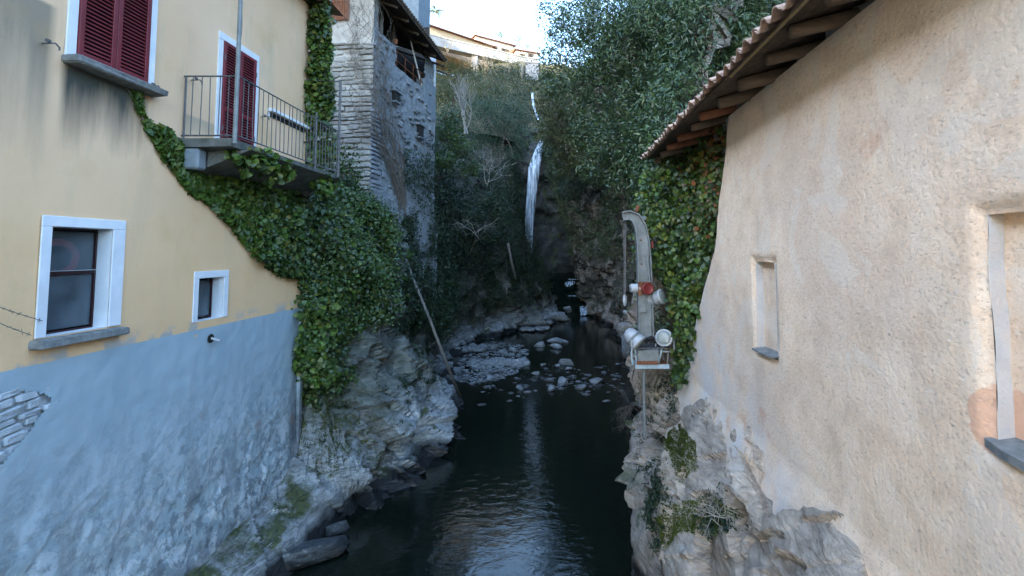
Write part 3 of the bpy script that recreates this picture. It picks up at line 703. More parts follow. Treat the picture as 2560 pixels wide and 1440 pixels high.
# --- shutters
slat_me = bpy.data.meshes.new('slat'); _m = MB().box((0, 0, 0), (.010, 1, .046), Matrix.Rotation(R(-40), 3, 'Y')); slat_me.from_pydata(_m.v, [], _m.f); slat_me.materials.append(M['red'])
def shutter(y0, y1, z0, z1, mids=()):
    st = .07; x = XW+.035
    mb = MB()
    for (ya, yb, za, zb) in [(y0, y0+st, z0, z1), (y1-st, y1, z0, z1), (y0+st, y1-st, z0, z0+st*1.6), (y0+st, y1-st, z1-st, z1)]+[(y0+st, y1-st, m-st*.5, m+st*.5) for m in mids]:
        mb.box((x, (ya+yb)/2, (za+zb)/2), (.04, yb-ya, zb-za), None, .004)
    o = mb.build('shutter', M['red'], yh)
    MB().box((XW+.016, (y0+y1)/2, (z0+z1)/2), (.006, y1-y0-.02, z1-z0-.02)).build('slat_gap_shade', M['dark'], o)  # near-black sheet; the shade between the slats is put into its colour
    cuts = [z0+st*1.6]+list(mids)+[z1-st]
    for a, b in zip(cuts[:-1], cuts[1:]):
        zz = a+.045
        while zz < b-.02:
            inst('slat', slat_me, o, (x, (y0+y1)/2, zz), (0, 0, 0), (1, y1-y0-2*st+.004, 1)); zz += .056
    return o
ZS = 9.12
shutter(6.33, 6.875, ZS, 10.95); shutter(6.885, 7.44, ZS, 10.95)
for (a, b) in ((6.19, 6.325), (7.445, 7.58)): MB().box((XW+.015, (a+b)/2, (ZS+11)/2), (.03, b-a, 11.05-ZS), None, .005).build('window_trim', M['trim'], yh)
MB().box((XW+.015, 6.885, 11.10), (.03, 1.39, .14), None, .005).build('window_trim', M['trim'], yh)
v = MB().box((XW+.10, 6.9, ZS-.065), (.28, 1.46, .115), None, .025); q = np.array(v.v); q += rng.normal(0, .007, q.shape); v.v = q.tolist(); v.build('sill', M['sill'], yh)
def hook(p):
    p = np.array(p); MB().tube([p, p+[.10, 0, 0], p+[.12, .05, .02], p+[.12, .10, -.015], p+[.12, .10, -.05]], .011, 5).box(p+[.11, -.03, .02], (.03, .05, .03)).build('shutter_hook', M['iron'], yh)
for q in ((105, 108), (370, 215), (478, 200), (652, 292)): hook(onX(*q, XW))
# --- balcony door
D0, D1, DZ0, DZ1 = 9.13, 10.12, 8.60, 10.62
shutter(D0, (D0+D1)/2-.004, DZ0, DZ1, (9.30,)); shutter((D0+D1)/2+.004, D1, DZ0, DZ1, (9.30,))
for (a, b) in ((D0-.13, D0-.002), (D1+.002, D1+.13)): MB().box((XW+.013, (a+b)/2, (DZ0+DZ1)/2-.04), (.026, b-a, DZ1-DZ0+.08), None, .005).build('door_trim', M['trim'], yh)
MB().box((XW+.014, (D0+D1)/2, DZ1+.075), (.028, D1-D0+.26, .14), None, .005).build('door_trim', M['trim'], yh)
for yy in (D0+.01, D1-.01):
    for zz in (8.9, 10.3): MB().tube([(XW+.06, yy, zz-.05), (XW+.06, yy, zz+.05)], .014, 6).build('hinge', M['iron'], yh)
# --- balcony
BX, B0, B1, BZ = -5.55, 8.22, 12.12, 8.45
sl = MB(); sl.prism([(XW, B0-.02, BZ+.02), (BX-.06, B0-.02, BZ+.02), (BX-.06, B0-.02, BZ-.12), (XW, B0-.02, BZ-.14)], (0, B1-B0+.1, 0)); bal = sl.build('balcony', M['slab'], yh)
mb = MB(); mb.prism([(XW, B0+.25, BZ-.145), (BX+.10, B0+.25, BZ-.125), (XW+.35, B0+.25, BZ-.42), (XW, B0+.25, BZ-.52)], (0, B1-B0-.3, 0)); mb.build('soffit_vault', M['slab'], bal)
MB().box((XW+.16, B0+.10, BZ-.33), (.30, .22, .36), None, .03).build('bracket', M['bluewash'], bal)
MB().box((XW+.16, B1-.15, BZ-.36), (.30, .24, .42), None, .03).build('bracket', M['slab'], bal)
RT = BZ+1.12; RB0 = BZ+.07
for (a, b, nm) in (((XW, B0, RT), (BX, B0, RT), 'top_rail'), ((BX, B0, RT), (BX, B1, RT), 'top_rail'), ((XW, B0, RB0), (BX, B0, RB0), 'bottom_rail'), ((BX, B0, RB0), (BX, B1, RB0), 'bottom_rail')):
    MB().tube([a, b], .015, 4).build(nm, M['iron'], bal)
bme = bpy.data.meshes.new('baluster'); _m = MB().tube([(0, 0, 0), (0, 0, 1)], .0085, 5); bme.from_pydata(_m.v, [], _m.f); bme.materials.append(M['iron'])
for i in range(1, 6): inst('baluster', bme, bal, (XW+i*.158, B0, RB0), (random.uniform(-.01, .01), random.uniform(-.01, .01), 0), (1, 1, RT-RB0))
for i in range(1, 27): inst('baluster', bme, bal, (BX, B0+i*.146, RB0), (random.uniform(-.01, .01), random.uniform(-.012, .012), 0), (1, 1, RT-RB0))
MB().tube([(XW+.04, B0, BZ), (XW+.04, B0, RT)], .017, 5).build('railing_post', M['iron'], bal)
MB().tube([(BX, B0-.03, BZ-.08), (BX, B0-.03, 13.2)], [.036, .032], 10).build('railing_post', M['steel'], bal)
MB().tube([(BX, B1, BZ-.05), (BX, B1, 10.92)], .034, 8).build('railing_post', M['iron'], bal)
MB().tube([(BX, B1, 10.88), (XW, B1+.1, 10.98)], .017, 5).build('top_rail', M['iron'], bal)
MB().tube([(BX, 10.95, BZ-.05), (BX, 10.95, RT+.16)], .022, 6).build('railing_post', M['iron'], bal)
MB().tube([(BX+.03, B0-.03, 10.9), (BX+.05, B0-.03, 10.4), (BX-.03, B0, 9.6)], .004, 4).build('loose_wire', M['wire'], bal)
# white lintel strip on the wall behind the railing
a = onX(668, 276, XW); b = onX(758, 312, XW)
MB().box((XW+.06, (a[1]+12.25)/2, a[2]+.02), (.14, 12.25-a[1], .07), None, .006).build('ledge', M['trim'], yh)
MB().box((XW+.015, (a[1]+12.25)/2, a[2]-.065), (.028, 12.15-a[1], .09)).build('ledge_slot', M['dark'], yh)
MB().box((XW+.015, a[1]+.03, a[2]-.05), (.03, .07, .16), None, .005).build('window_trim', M['trim'], yh)
MB().box((-6.2, 12.42, 9.48), (.62, .05, .12), None, .006).build('white_board', M['trim'], yh)
# pipe stub in a broken hole of the plinth
c = onX(527, 846, XW+.03); MB().lathe([(.085, .0), (.08, .012), (.02, .014)], (XW+.028, c[1], c[2]), (1, 0, 0), 11).build('pipe_hole', M['dark'], yh)
MB().tube([c+[-.05, 0, .02], c+[.16, .03, -.05]], .022, 8).build('overflow_pipe', M['whitemetal'], yh)

# barbed wire strands running to the lower window
def wire(a, b, label):
    a = np.array(a); b = np.array(b); pts = [a+(b-a)*t+np.array([0, 0, -.06*math.sin(math.pi*t)]) for t in np.linspace(0, 1, 10)]
    mb = MB().tube(pts, .0045, 4)
    for t in np.linspace(.03, .97, 16):
        c = a+(b-a)*t+np.array([0, 0, -.06*math.sin(math.pi*t)])
        for k in range(2):
            d = rng.normal(0, .018, 3); mb.tube([c-d, c+d], .003, 3)
    tag(mb.build('barbed_wire', M['wire'], None, False, tuple(b)), label, 'wire')
wire(onX(-260, 640, -5.6), onX(106, 802, XW+.03), 'upper strand of barbed wire fixed to the lower left window')
wire(onX(-260, 660, -5.6), onX(78, 838, XW+.03), 'lower strand of barbed wire reaching the sill of the lower left window')
print('yellow house ok')

# ================================================================== STUCCO COTTAGE (right)
XR = 3.0
sc = thing('stucco_cottage', (XR, 6, 2.5), 'old tan roughcast cottage wall with a tiled eave on the right', 'cottage')
n1a = onX(1882, 650, XR); n1b = onX(1938, 900, XR)
nic = (n1b[1], onX(1884, 700, XR)[1], onX(1905, 885, XR)[2], onX(1905, 655, XR)[2])      # y0 y1 z0 z1
big = (1.9, onX(2468, 800, XR)[1], onX(2480, 1110, XR)[2], onX(2480, 535, XR)[2])
def Yend(z): return np.interp(z, [1.2, 2.9, 4.2, 5.4, 6.5, 7.6, 8.85], [12.2, 11.7, 11.0, 10.15, 9.15, 8.7, 8.25])
def wd(p):
    Y, Z = p[:, 1], p[:, 2]
    low = np.clip((3.75+.25*fbm(p*.7, 3, 100)-Z)/2.0, 0, 1)
    d = .05*fbm(p*.4, 3, 101)+.009*fbm(p*2.5, 4, 102)+.004*fbm(p*9, 3, 103)
    d -= low*.42
    q = p.copy(); q[:, 2] = Z*1.0
    d += low*(rockd(np.stack([p[:, 0]*0+3, Y, Z], 1), .75, 104, .6, .10, AX2)*.16+rockd(np.stack([p[:, 0]*0+3, Y, Z], 1), .28, 105, .5, .1, AX2)*.14+.10*fbm(p*2, 4, 106))
    # worn rims round the recesses
    for (a, b, c, e) in (nic, big):
        dist = np.maximum(np.maximum(a-Y, Y-b), np.maximum(c-Z, Z-e)); d += np.where(dist > -.01, .05*np.exp(-(np.clip(dist, 0, 9)/.07)**2), 0)
    return d
ys = np.unique(np.r_[np.linspace(0, 1, 300)]); zs = np.arange(1.3, 8.86, .032)
zs = np.unique(np.round(np.r_[zs, nic[2], nic[3], big[2], big[3]], 4))
# columns warp so that the far edge follows the ragged end of the wall; the near part stays straight for the recesses
YG = 7.7; ysn = np.unique(np.round(np.r_[np.arange(.4, YG, .032), nic[0], nic[1], big[0], big[1], YG], 4))
ssf = np.linspace(0, 1, 110)[1:]
Zg = np.repeat(zs[:, None], len(ysn)+len(ssf)+3, 1); Yg = np.zeros_like(Zg); Xo = np.zeros_like(Zg)
ye = Yend(zs)+.12*fbm(np.stack([0*zs, 0*zs, zs*2.4], 1), 4, 110)
Yg[:, :len(ysn)] = ysn[None]; Yg[:, len(ysn):-3] = YG+ssf[None]*(ye[:, None]-YG); Yg[:, -3:] = ye[:, None]+np.array([.02, .03, .02])[None]
Xo[:, -3] = .12; Xo[:, -2] = .35; Xo[:, -1] = .7
p = np.stack([np.full(Zg.size, XR), Yg.ravel(), Zg.ravel()], 1); p[:, 0] += wd(p)+Xo.ravel()
yc = (Yg[:-1, :-1]+Yg[:-1, 1:])/2; zc = (Zg[:-1, :-1]+Zg[1:, :-1])/2; m = np.ones(yc.shape, bool)
for h in (nic, big): m &= ~((yc > h[0]) & (yc < h[1]) & (zc > h[2]) & (zc < h[3]))
mk('wall', p, grid_faces(Zg.shape[0], Zg.shape[1], m), M['stucco'], sc, smooth=True)
def recess(h, d, nm, mat_back):
    y0, y1, z0, z1 = h; ny, nz, nd = 14, 40, 8; fr = lambda a: np.array(a)
    def patch(a, b, c, nu, nv, name, mat, amp=.02):
        a, b, c = map(fr, (a, b, c)); U, V = np.meshgrid(np.linspace(0, 1, nu), np.linspace(0, 1, nv), indexing='ij')
        q = a+(b-a)*U[..., None]+(c-a)*V[..., None]; q = q.reshape(-1, 3); q = q+amp*np.stack([fbm(q*3+k*7, 4, 111+k) for k in range(3)], 1)
        return mk(name, q, grid_faces(nu, nv), mat, sc, smooth=True)
    x0 = XR+.035; x1 = XR+d
    patch((x1, y0, z0), (x1, y1, z0), (x1, y0, z1), ny, nz, nm+'_back', mat_back)
    patch((x0, y1, z0), (x1+.03, y1, z0), (x0, y1, z1), nd, nz, nm+'_jamb', M['jamb'])
    patch((x0, y0, z0), (x1+.03, y0, z0), (x0, y0, z1), nd, nz, nm+'_jamb', M['jamb'])
    patch((x0, y0, z1), (x1+.03, y0, z1), (x0, y1, z1), nd, ny, nm+'_head', M['stucco'])
    patch((x0, y0, z0), (x1+.03, y0, z0), (x0, y1, z0), nd, ny, nm+'_floor', M['jamb'])
t = NT('grey_jamb'); a_ = t.noise(2.5, 6, .65)  # jambs greyer than the wall face
M['jamb'] = t.done(t.mix(t.ramp(t.noise(5, 5), [(.5, 0.), (.7, .35)]), t.ramp(a_, [(.3, (.40, .40, .40)), (.7, (.60, .59, .585))]), (.50, .36, .26)), .95, t.bump(t.noise(12, 6, .7), .7, .03), .2)
recess(nic, .15, 'niche', M['stucco']); recess(big, .15, 'blind_window', M['stucco'])
# slate in the niche floor, slate sill and brick scar by the big recess
v = MB().prism([(XR-.06, nic[0]-.02, nic[2]+.03), (XR+.2, nic[0], nic[2]+.06), (XR+.2, nic[1], nic[2]+.05), (XR-.04, nic[1]+.03, nic[2]+.015), (XR-.05, (nic[0]+nic[1])/2, nic[2]+.01)], (0, 0, .02)); v.build('niche_sill', M['slate'] if 'slate' in M else M['sill'], sc)
v = MB().prism([(XR-.02, big[1]+.05, big[2]-.03), (XR-.06, big[1]-.12, big[2]-.05), (XR-.09, big[1]-.5, big[2]-.06), (XR+.2, big[1]-.6, big[2]-.0), (XR+.2, big[1]+.02, big[2]+.0)], (0, 0, .06)); v.build('sill', M['sill'], sc)
# flaked stones set in the lower wall
FLK = [flake_mesh(60+i, M['rock_warm']) for i in range(7)]
_k = 0
for (cx, cy_, n_, sx, sy) in ((1790, 1070, 16, 40, 50), (1830, 1150, 10, 45, 40)):
    for _i in range(n_):
        q = onX(cx+random.gauss(0, sx), cy_+random.gauss(0, sy), XR-.10); lw = np.clip((3.9-q[2])/2.0, 0, 1)
        if lw < .08 or q[1] > Yend(q[2])-.2: continue
        q[0] = XR-lw*.42+.09; ln = random.uniform(.18, .6)
        inst('stone_flake', FLK[_k % 7], sc, q, (random.uniform(.4, 1.1), random.uniform(-.2, .2), random.uniform(-.15, .15)), (.26, ln, ln*random.uniform(.35, .6))); _k += 1
# body and recessed end wall
MB().box((5.9, 6.2, 5.4), (5.2, 11.8, 6.9)).build('cottage_body', M['mortar'], sc)
ysr = np.arange(7.6, 12.31, .07); zsr = np.arange(2.2, 8.95, .07); Zr, Yr = np.meshgrid(zsr, ysr, indexing='ij')
p = np.stack([np.full(Zr.size, 3.28), Yr.ravel(), Zr.ravel()], 1); p[:, 0] -= rockd(p, .38, 121, .5, .14)*.22+.05*fbm(p, 3, 122)
RW = p.reshape(*Zr.shape, 3)
mk('end_wall', p, grid_faces(*Zr.shape), M['mortar_w'], sc, smooth=True)
ysr = np.arange(3.2, 3.9, .1)
# rubble on the wall head under the eave
for i in range(26):
    y = random.uniform(3.6, 9.2); inst('rubble_stone', random.choice(SA), sc, (3.22+random.uniform(0, .3), y, 8.93+random.uniform(-.06, .06)), (random.uniform(-.3, .3), random.uniform(-.3, .3), random.uniform(0, 3)), (random.uniform(.2, .45), random.uniform(.2, .5), random.uniform(.1, .28)))
# roof: pantiles, battens, rafters
EX, EZ, SLP = 2.2, 8.88, .27
tm = MB(); npf = 13; prof = []
for k in range(npf):
    s = k/(npf-1); prof.append((s*.27-.135, .042*math.sin(2*math.pi*s)))
for th in (0, .016):
    for X_ in (0, .46):
        for (yy, zz) in prof: tm.v.append((X_, yy, zz+th+X_*0))
n = npf
for k in range(n-1):
    tm.f += [(2*n+k, 2*n+k+1, 3*n+k+1, 3*n+k), (k, n+k, n+k+1, k+1), (k, k+1, 2*n+k+1, 2*n+k), (n+k, 3*n+k, 3*n+k+1, n+k+1)]
tm.f += [(0, 2*n, 3*n, n), (n-1, 2*n-1, 4*n-1, 3*n-1)]
tile_me = bpy.data.meshes.new('roof_tile'); tile_me.from_pydata(tm.v, [], tm.f); tile_me.materials.append(M['terracotta'])
ang = math.atan(SLP)
y = 2.2; j = 0
while y < 12.1:
    for r_ in range(3):
        inst('roof_tile', tile_me, sc, (EX+r_*.36+random.uniform(-.03, .03), y, EZ+r_*.36*SLP+.028*r_+.012+random.uniform(-.008, .008)), (random.uniform(-.04, .04), -ang-.045, random.uniform(-.04, .04)), (1, 1.03, 1.12))
    y += .252; j += 1
# the rest of the roof as one corrugated slope on each side of the ridge
yy = np.arange(2.0, 12.2, .042); xx = np.array([EX+1.2, 4.6, 6.2]); Yq, Xq = np.meshgrid(yy, xx, indexing='ij'); p = np.stack([Xq.ravel(), Yq.ravel(), EZ+.02+(Xq.ravel()-EX)*SLP+.04*np.sin(Yq.ravel()*2*math.pi/.252)], 1)
o = mk('roof_slope', p, grid_faces(len(yy), 3), M['terracotta'], sc); o['kind'] = 'stuff'
p2 = p.copy(); p2[:, 0] = 2*6.2-p2[:, 0]; o = mk('roof_slope', p2, grid_faces(len(yy), 3), M['terracotta'], sc); o['kind'] = 'stuff'
MB().prism([(EX+.10, 2.0, EZ-.05), (EX+.10, 2.0, EZ-.02), (6.2, 2.0, EZ-.02+(6.2-EX-.1)*SLP), (6.2, 2.0, EZ-.05+(6.2-EX-.1)*SLP)], (0, 10.1, 0)).build('roof_boarding', M['wood'], sc)
a = onX(1838, 172, EX+.14); b = onX(2000, -5, EX+.14)
MB().tube([(EX+.12, a[1]+.1, EZ-.055), (EX+.12, 2.0, EZ-.06)], .022, 4).build('batten', M['batten'], sc)
for i, yy in enumerate((3.2, 4.15, 4.85, 5.65, 6.5, 7.3, 8.0, 8.8, 9.6, 10.4, 11.2, 11.9)):
    r0 = random.uniform(.075, .10); x0 = EX+.30+random.uniform(-.07, .06)
    pts = [(x0+t*1.9, yy+.03*math.sin(t*3+i), EZ-.165+(x0-EX+t*1.9)*SLP+.012*math.sin(t*5+i)) for t in np.linspace(0, 1, 6)]
    MB().tube(pts, [r0*.92, r0, r0*1.05, r0, r0*1.05, r0], 7).build('rafter', M['log'] if i not in (6, 8, 9) else M['brick'], sc, True)
MB().tube([(XR+.45, 2, EZ+.02), (XR+.5, 12, EZ+.02)], .11, 7).build('wall_plate', M['wood'], sc, True)

# ================================================================== STONE HOUSE (behind the yellow house)
K = np.array([-7.05, 18.0, 0.0]); e2 = np.array([.14, .99, 0]); e1 = np.array([-.99, .14, 0]); nR = np.array([.99, -.14, 0]); nF = np.array([-.14, -.99, 0])
th_ = thing('stone_house', (-7.1, 18, 8), 'grey stone house with a dark open loggia behind the balcony', 'stone house')
def onR(px, py): q = onP(px, py, K, nR); return float(np.dot(q-K, e2)), float(q[2])
tA, zA = onR(945, 76); tB, zB = onR(990, 118); tB2, zB2 = onR(990, 166); tC, zC = onR(1060, 222); tE, _ = onR(1087, 300)
zTop = 17.3
opn = [(tA, tB, (zA+zB)/2, 99), (tB-.001, tC, (zB2+zC)/2, 99)]
tt = np.unique(np.round(np.r_[np.arange(0, tE, .09), tA, tB, tC, tE], 4)); zz = np.unique(np.round(np.r_[np.arange(4.0, zTop, .09), opn[0][2], opn[1][2]], 4))
Zq, Tq = np.meshgrid(zz, tt, indexing='ij'); base = K[None]+Tq.reshape(-1, 1)*e2; base[:, 2] = Zq.ravel()
low = np.clip((9.5-Zq.ravel())/3, 0, 1)
dR = rockd(base, .34, 131, .6, .18, np.diag([1., 1., 1.8]))*.20+.06*fbm(base*1.2, 3, 132)+low*.25
p = base+nR*dR[:, None]
tm_ = (tt[:-1]+tt[1:])/2; zm_ = (zz[:-1]+zz[1:])/2; mm = np.ones((len(zz)-1, len(tt)-1), bool)
for o_ in opn: mm &= ~((tm_[None] > o_[0]) & (tm_[None] < o_[1]) & (zm_[:, None] > o_[2]))
mm &= ~((tm_[None] > tC+.3) & (zm_[:, None] > zC+1.7))
mk('side_wall', p, grid_faces(len(zz), len(tt), mm), M['mortar_b'], th_, smooth=True)  # side face: its shaded blue tone is in the material colour
# rubble stones of the side wall that can be picked apart
for i in range(190):
    t0 = random.uniform(.1, tE-.2); z0 = random.uniform(7.2, 15.2)
    if any(o_[0]-.2 < t0 < o_[1]+.2 and z0 > o_[2]-.15 for o_ in opn): continue
    q = K+e2*t0+nR*-.01; q[2] = z0; s = random.uniform(.5, 1.1)
    inst('stone', random.choice(SB+SC), th_, q, (random.uniform(-.15, .15)-.08, random.uniform(-.05, .05), math.atan2(e2[1], e2[0])-math.pi/2+random.uniform(-.04, .04)), (.18, .42*s, random.uniform(.09, .17)))
# long quoin slabs at the corner, side face
z = 7.4
while z < 12.0:
    hgt = random.uniform(.11, .19); ln = random.uniform(.5, 1.1); q = K+e2*ln/2+nR*.02; q[2] = z+hgt/2
    inst('stone', random.choice(SB), th_, q, (-.03, 0, math.atan2(e2[1], e2[0])-math.pi/2), (.14, ln, hgt*.86)); z += hgt+.02
# front face: coursed slabs, the lit side's warmth put into their colour
fw = 3.6
c = K+e1*fw/2-nF*.14; c[2] = 11.3
Zq, Tq = np.meshgrid(np.arange(5.5, zTop, .1), np.arange(-.02, fw, .1), indexing='ij'); b_ = K[None]+Tq.reshape(-1, 1)*e1; b_[:, 2] = Zq.ravel()
p = b_+nF*(-.04+.03*fbm(b_*1.5, 3, 135)+rockd(b_, .4, 136, .5, .12, np.diag([1., 1., 2.2]))*.12)[:, None]
mk('front_wall', p, grid_faces(*Zq.shape), M['mortar_w'], th_, smooth=True)
rz = math.atan2(e1[1], e1[0])
z = 7.2
while z < 14.6:
    hgt = random.uniform(.10, .24); t0 = -.03
    while t0 < 2.3:
        ln = random.uniform(.25, .85); q = K+e1*(t0+ln/2)+nF*(-.035+random.uniform(-.035, .03)-.03*np.clip((z-11.0)/2.5, 0, 1)); q[2] = z+hgt/2+.03*math.sin(t0*2.3+z*3)
        inst('stone', random.choice(SA), th_, q, (0, random.uniform(-.035, .035), rz), (ln*.98, .16, hgt*random.uniform(.72, 1.0))); t0 += ln+.015
    z += hgt+.018
# rusty grille at the top of the front face
a = onP(815, 52, K, nF); b = onP(872, 50, K, nF)
mb = MB().prism([a+nF*.01, b+nF*.01, b+nF*.01+[0, 0, 2.0], a+nF*.01+[0, 0, 2.0]], -nF*.04); gr = mb.build('grille_window', M['brick'], th_)
for k in range(9):
    q = a+(b-a)*(k+.5)/9+nF*.06; MB().tube([q, q+[0, 0, 2.0]], .014, 5).build('grille_bar', M['rust'], gr)
for dz in (.02, .7, 1.4): MB().tube([a+nF*.075+[0, 0, dz], b+nF*.075+[0, 0, dz]], .014, 5).build('grille_bar', M['rust'], gr)
# dark doorway beside the ivy, small window slots
def slot(px, py, w_, h_, nm='window_slot'):
    t0, z0 = onR(px, py); q = K+e2*t0+nR*.0; q[2] = z0
    o = MB().box(q, (.30, w_, h_), Matrix.Rotation(math.atan2(e2[1], e2[0])-math.pi/2, 3, 'Z')).build(nm, M['dark'], th_)
    MB().box(q+np.array([.02, 0, -h_/2-.03])+nR*.06, (.26, w_+.14, .06), Matrix.Rotation(math.atan2(e2[1], e2[0])-math.pi/2, 3, 'Z'), .012).build('sill', M['stone_b'], o)
    MB().box(q+np.array([.02, 0, h_/2+.05])+nR*.05, (.26, w_+.3, .10), Matrix.Rotation(math.atan2(e2[1], e2[0])-math.pi/2, 3, 'Z'), .012).build('lintel', M['stone_b'], o)
slot(986, 244, .38, .40); slot(1047, 330, .42, .55)
a = onP(836, 245, K, nF)
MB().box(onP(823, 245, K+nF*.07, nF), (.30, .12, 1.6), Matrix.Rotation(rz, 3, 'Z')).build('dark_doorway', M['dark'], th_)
# interior of the loggia and the rest of the body
def wpt(t0, off, z0): q = K+e2*t0+nR*off; q = q.copy(); q[2] = z0; return q
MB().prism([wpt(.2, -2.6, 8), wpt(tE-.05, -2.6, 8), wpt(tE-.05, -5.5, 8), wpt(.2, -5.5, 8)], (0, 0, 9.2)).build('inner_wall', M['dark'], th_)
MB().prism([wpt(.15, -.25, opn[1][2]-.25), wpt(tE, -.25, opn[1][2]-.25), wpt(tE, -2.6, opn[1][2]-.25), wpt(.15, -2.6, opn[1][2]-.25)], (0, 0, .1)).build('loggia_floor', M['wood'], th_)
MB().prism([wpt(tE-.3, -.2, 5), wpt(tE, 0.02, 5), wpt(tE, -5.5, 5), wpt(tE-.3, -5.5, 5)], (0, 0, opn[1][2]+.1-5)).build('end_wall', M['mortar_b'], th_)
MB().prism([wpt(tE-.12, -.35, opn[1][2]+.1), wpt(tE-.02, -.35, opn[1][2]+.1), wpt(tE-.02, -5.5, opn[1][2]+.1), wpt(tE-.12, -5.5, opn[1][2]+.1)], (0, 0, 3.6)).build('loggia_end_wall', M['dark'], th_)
MB().prism([wpt(tC+.02, .03, opn[1][2]-1.2), wpt(tE+.02, .03, opn[1][2]-1.2), wpt(tE+.02, -.4, opn[1][2]-1.2), wpt(tC+.02, -.4, opn[1][2]-1.2)], (0, 0, 1.75)).build('parapet_pier', M['bluewash'], th_)
# loggia posts, beam, rails
_, zr = onR(1088, 175)
MB().prism([wpt(tE-.22, .02, opn[1][2]), wpt(tE, .02, opn[1][2]), wpt(tE, -.2, opn[1][2]), wpt(tE-.22, -.2, opn[1][2])], (0, 0, 2.3)).build('loggia_post', M['trim'], th_)
MB().prism([wpt(tE-.75, -.1, opn[1][2]), wpt(tE-.62, -.1, opn[1][2]), wpt(tE-.62, -.2, opn[1][2]), wpt(tE-.75, -.2, opn[1][2])], (0, 0, 2.4)).build('loggia_post', M['trim'], th_)
t0, z0 = onR(971, 60)
MB().tube([wpt(t0, -.3, opn[0][2]-.3), wpt(t0, -.3, 17)], .07, 6).build('loggia_post', M['greywood'], th_)
MB().tube([wpt(tB+.35, -.3, opn[0][2]-.3), wpt(tB+.35, -.3, 17)], .05, 6).build('loggia_post', M['wood'], th_)
MB().tube([wpt(tC-1.2, -.2, zC+2.0), wpt(tC+.1, -.15, zC+.1)], .035, 5).build('brace', M['trim'], th_)
for dz in (.32, .75): MB().tube([wpt(tB, -.08, opn[1][2]+dz), wpt(tC, -.08, opn[1][2]+dz)], .025, 5).build('loggia_rail', M['rust'], th_)
for k in range(4): MB().tube([wpt(tB+(tC-tB)*(k+.3)/3.6, -.08, opn[1][2]), wpt(tB+(tC-tB)*(k+.3)/3.6, -.08, opn[1][2]+.75)], .02, 5).build('loggia_rail_post', M['rust'], th_)
# roof: falls towards the stream, dark boards beneath, tile edge
ev1 = onP(1113, 156, K+nR*.75, nR); tv = float(np.dot(ev1-K, e2)); ze = ev1[2]; ze0 = onP(1005, 4, K+nR*.75, nR)[2]
zz0 = 17.7
mb = MB(); mb.prism([wpt(-.6, .75, ze+.55), wpt(tv, .75, ze), wpt(tv, -3.0, ze+1.5), wpt(-.6, -3.0, ze+2.05)], (0, 0, .10)); rf = mb.build('roof', M['wood'], th_)
for k in range(34):
    t0 = -.5+k*(tv+.5)/33; zq = ze+.55-(t0+.6)/(tv+.6)*.55
    MB().tube([wpt(t0, .80, zq+.13), wpt(t0, -.4, zq+.13+.46)], .085, 5).build('roof_tile', M['wood'], rf)
for k in range(8):
    t0 = -.3+k*1.0; zq = ze+.5-(t0+.6)/(tv+.6)*.55
    MB().tube([wpt(t0, .62, zq-.08), wpt(t0, -2.4, zq+1.1)], .06, 5).build('roof_beam', M['wood'], rf)
MB().tube([wpt(.1, -.12, ze+.55+.1), wpt(tE, -.12, ze-.05+.18)], .09, 6).build('eave_beam', M['wood'], rf)
# plastered block rising behind the roof
q0 = onY(1003, 40, 26); q1 = onY(1046, 40, 26)
MB().prism([(q0[0]-2, 26, 12), (q1[0], 26, 12), (q1[0], 28.4, 12), (q0[0]-2, 28.4, 12)], (0, 0, 13.5)).build('upper_block', M['bluewash'], th_)
# lantern hanging in the loggia
t0, z0 = onR(1003, 104); q = wpt(t0, -.25, z0)
ln = thing('lantern', tuple(q), 'small orange lantern hanging inside the dark loggia', 'lantern')
MB().lathe([(.02, .14), (.09, .10), (.075, -.08), (.03, -.12)], q, (0, 0, 1), 8).build('lamp_glass', M['brick'], ln); MB().tube([q+[0, 0, .12], q+[0, 0, 1.0]], .01, 4).build('chain', M['iron'], ln); MB().lathe([(.10, .0), (.12, -.03), (.02, -.05)], q+[0, 0, -.22], (0, 0, 1), 8).build('drip_tray', M['whitemetal'], ln)
print('houses ok')

# ================================================================== CRANE AND FLOODLIGHTS
CY = 11.6
def cy(px, py, dy=0): return onY(px, py, CY+dy)
cr = thing('davit_crane', tuple(cy(1610, 850)), 'grey steel davit crane with curved head and red winch beside the ivy', 'crane')
a = cy(1597, 850); b = cy(1631, 850)
path = [(1614, 852), (1613, 780), (1611, 700), (1609, 640), (1606, 600), (1600, 567), (1588, 545), (1572, 538), (1556, 541)]
wid = [.34, .33, .32, .30, .28, .26, .23, .20, .18]
def sweep(path, wid, dy, mat, nm, th):
    c = [cy(*q, dy) for q in path]; mb = MB(); n = len(c); v = []
    for i in range(n):
        t = c[min(i+1, n-1)]-c[max(i-1, 0)]; t /= np.linalg.norm(t); s = np.array([t[2], 0, -t[0]])
        for sx, sy in ((-1, -1), (1, -1), (1, 1), (-1, 1)): v.append(c[i]+s*sx*wid[i]/2+np.array([0, sy*th/2, 0]))
    f = [(4*i+k, 4*i+(k+1) % 4, 4*i+4+(k+1) % 4, 4*i+4+k) for i in range(n-1) for k in range(4)]+[(3, 2, 1, 0), (4*n-4, 4*n-3, 4*n-2, 4*n-1)]
    return mb.add(v, f).build(nm, mat, cr)
sweep(path, [w*.86 for w in wid], 0, M['steel'], 'mast', .05)
mb = MB()
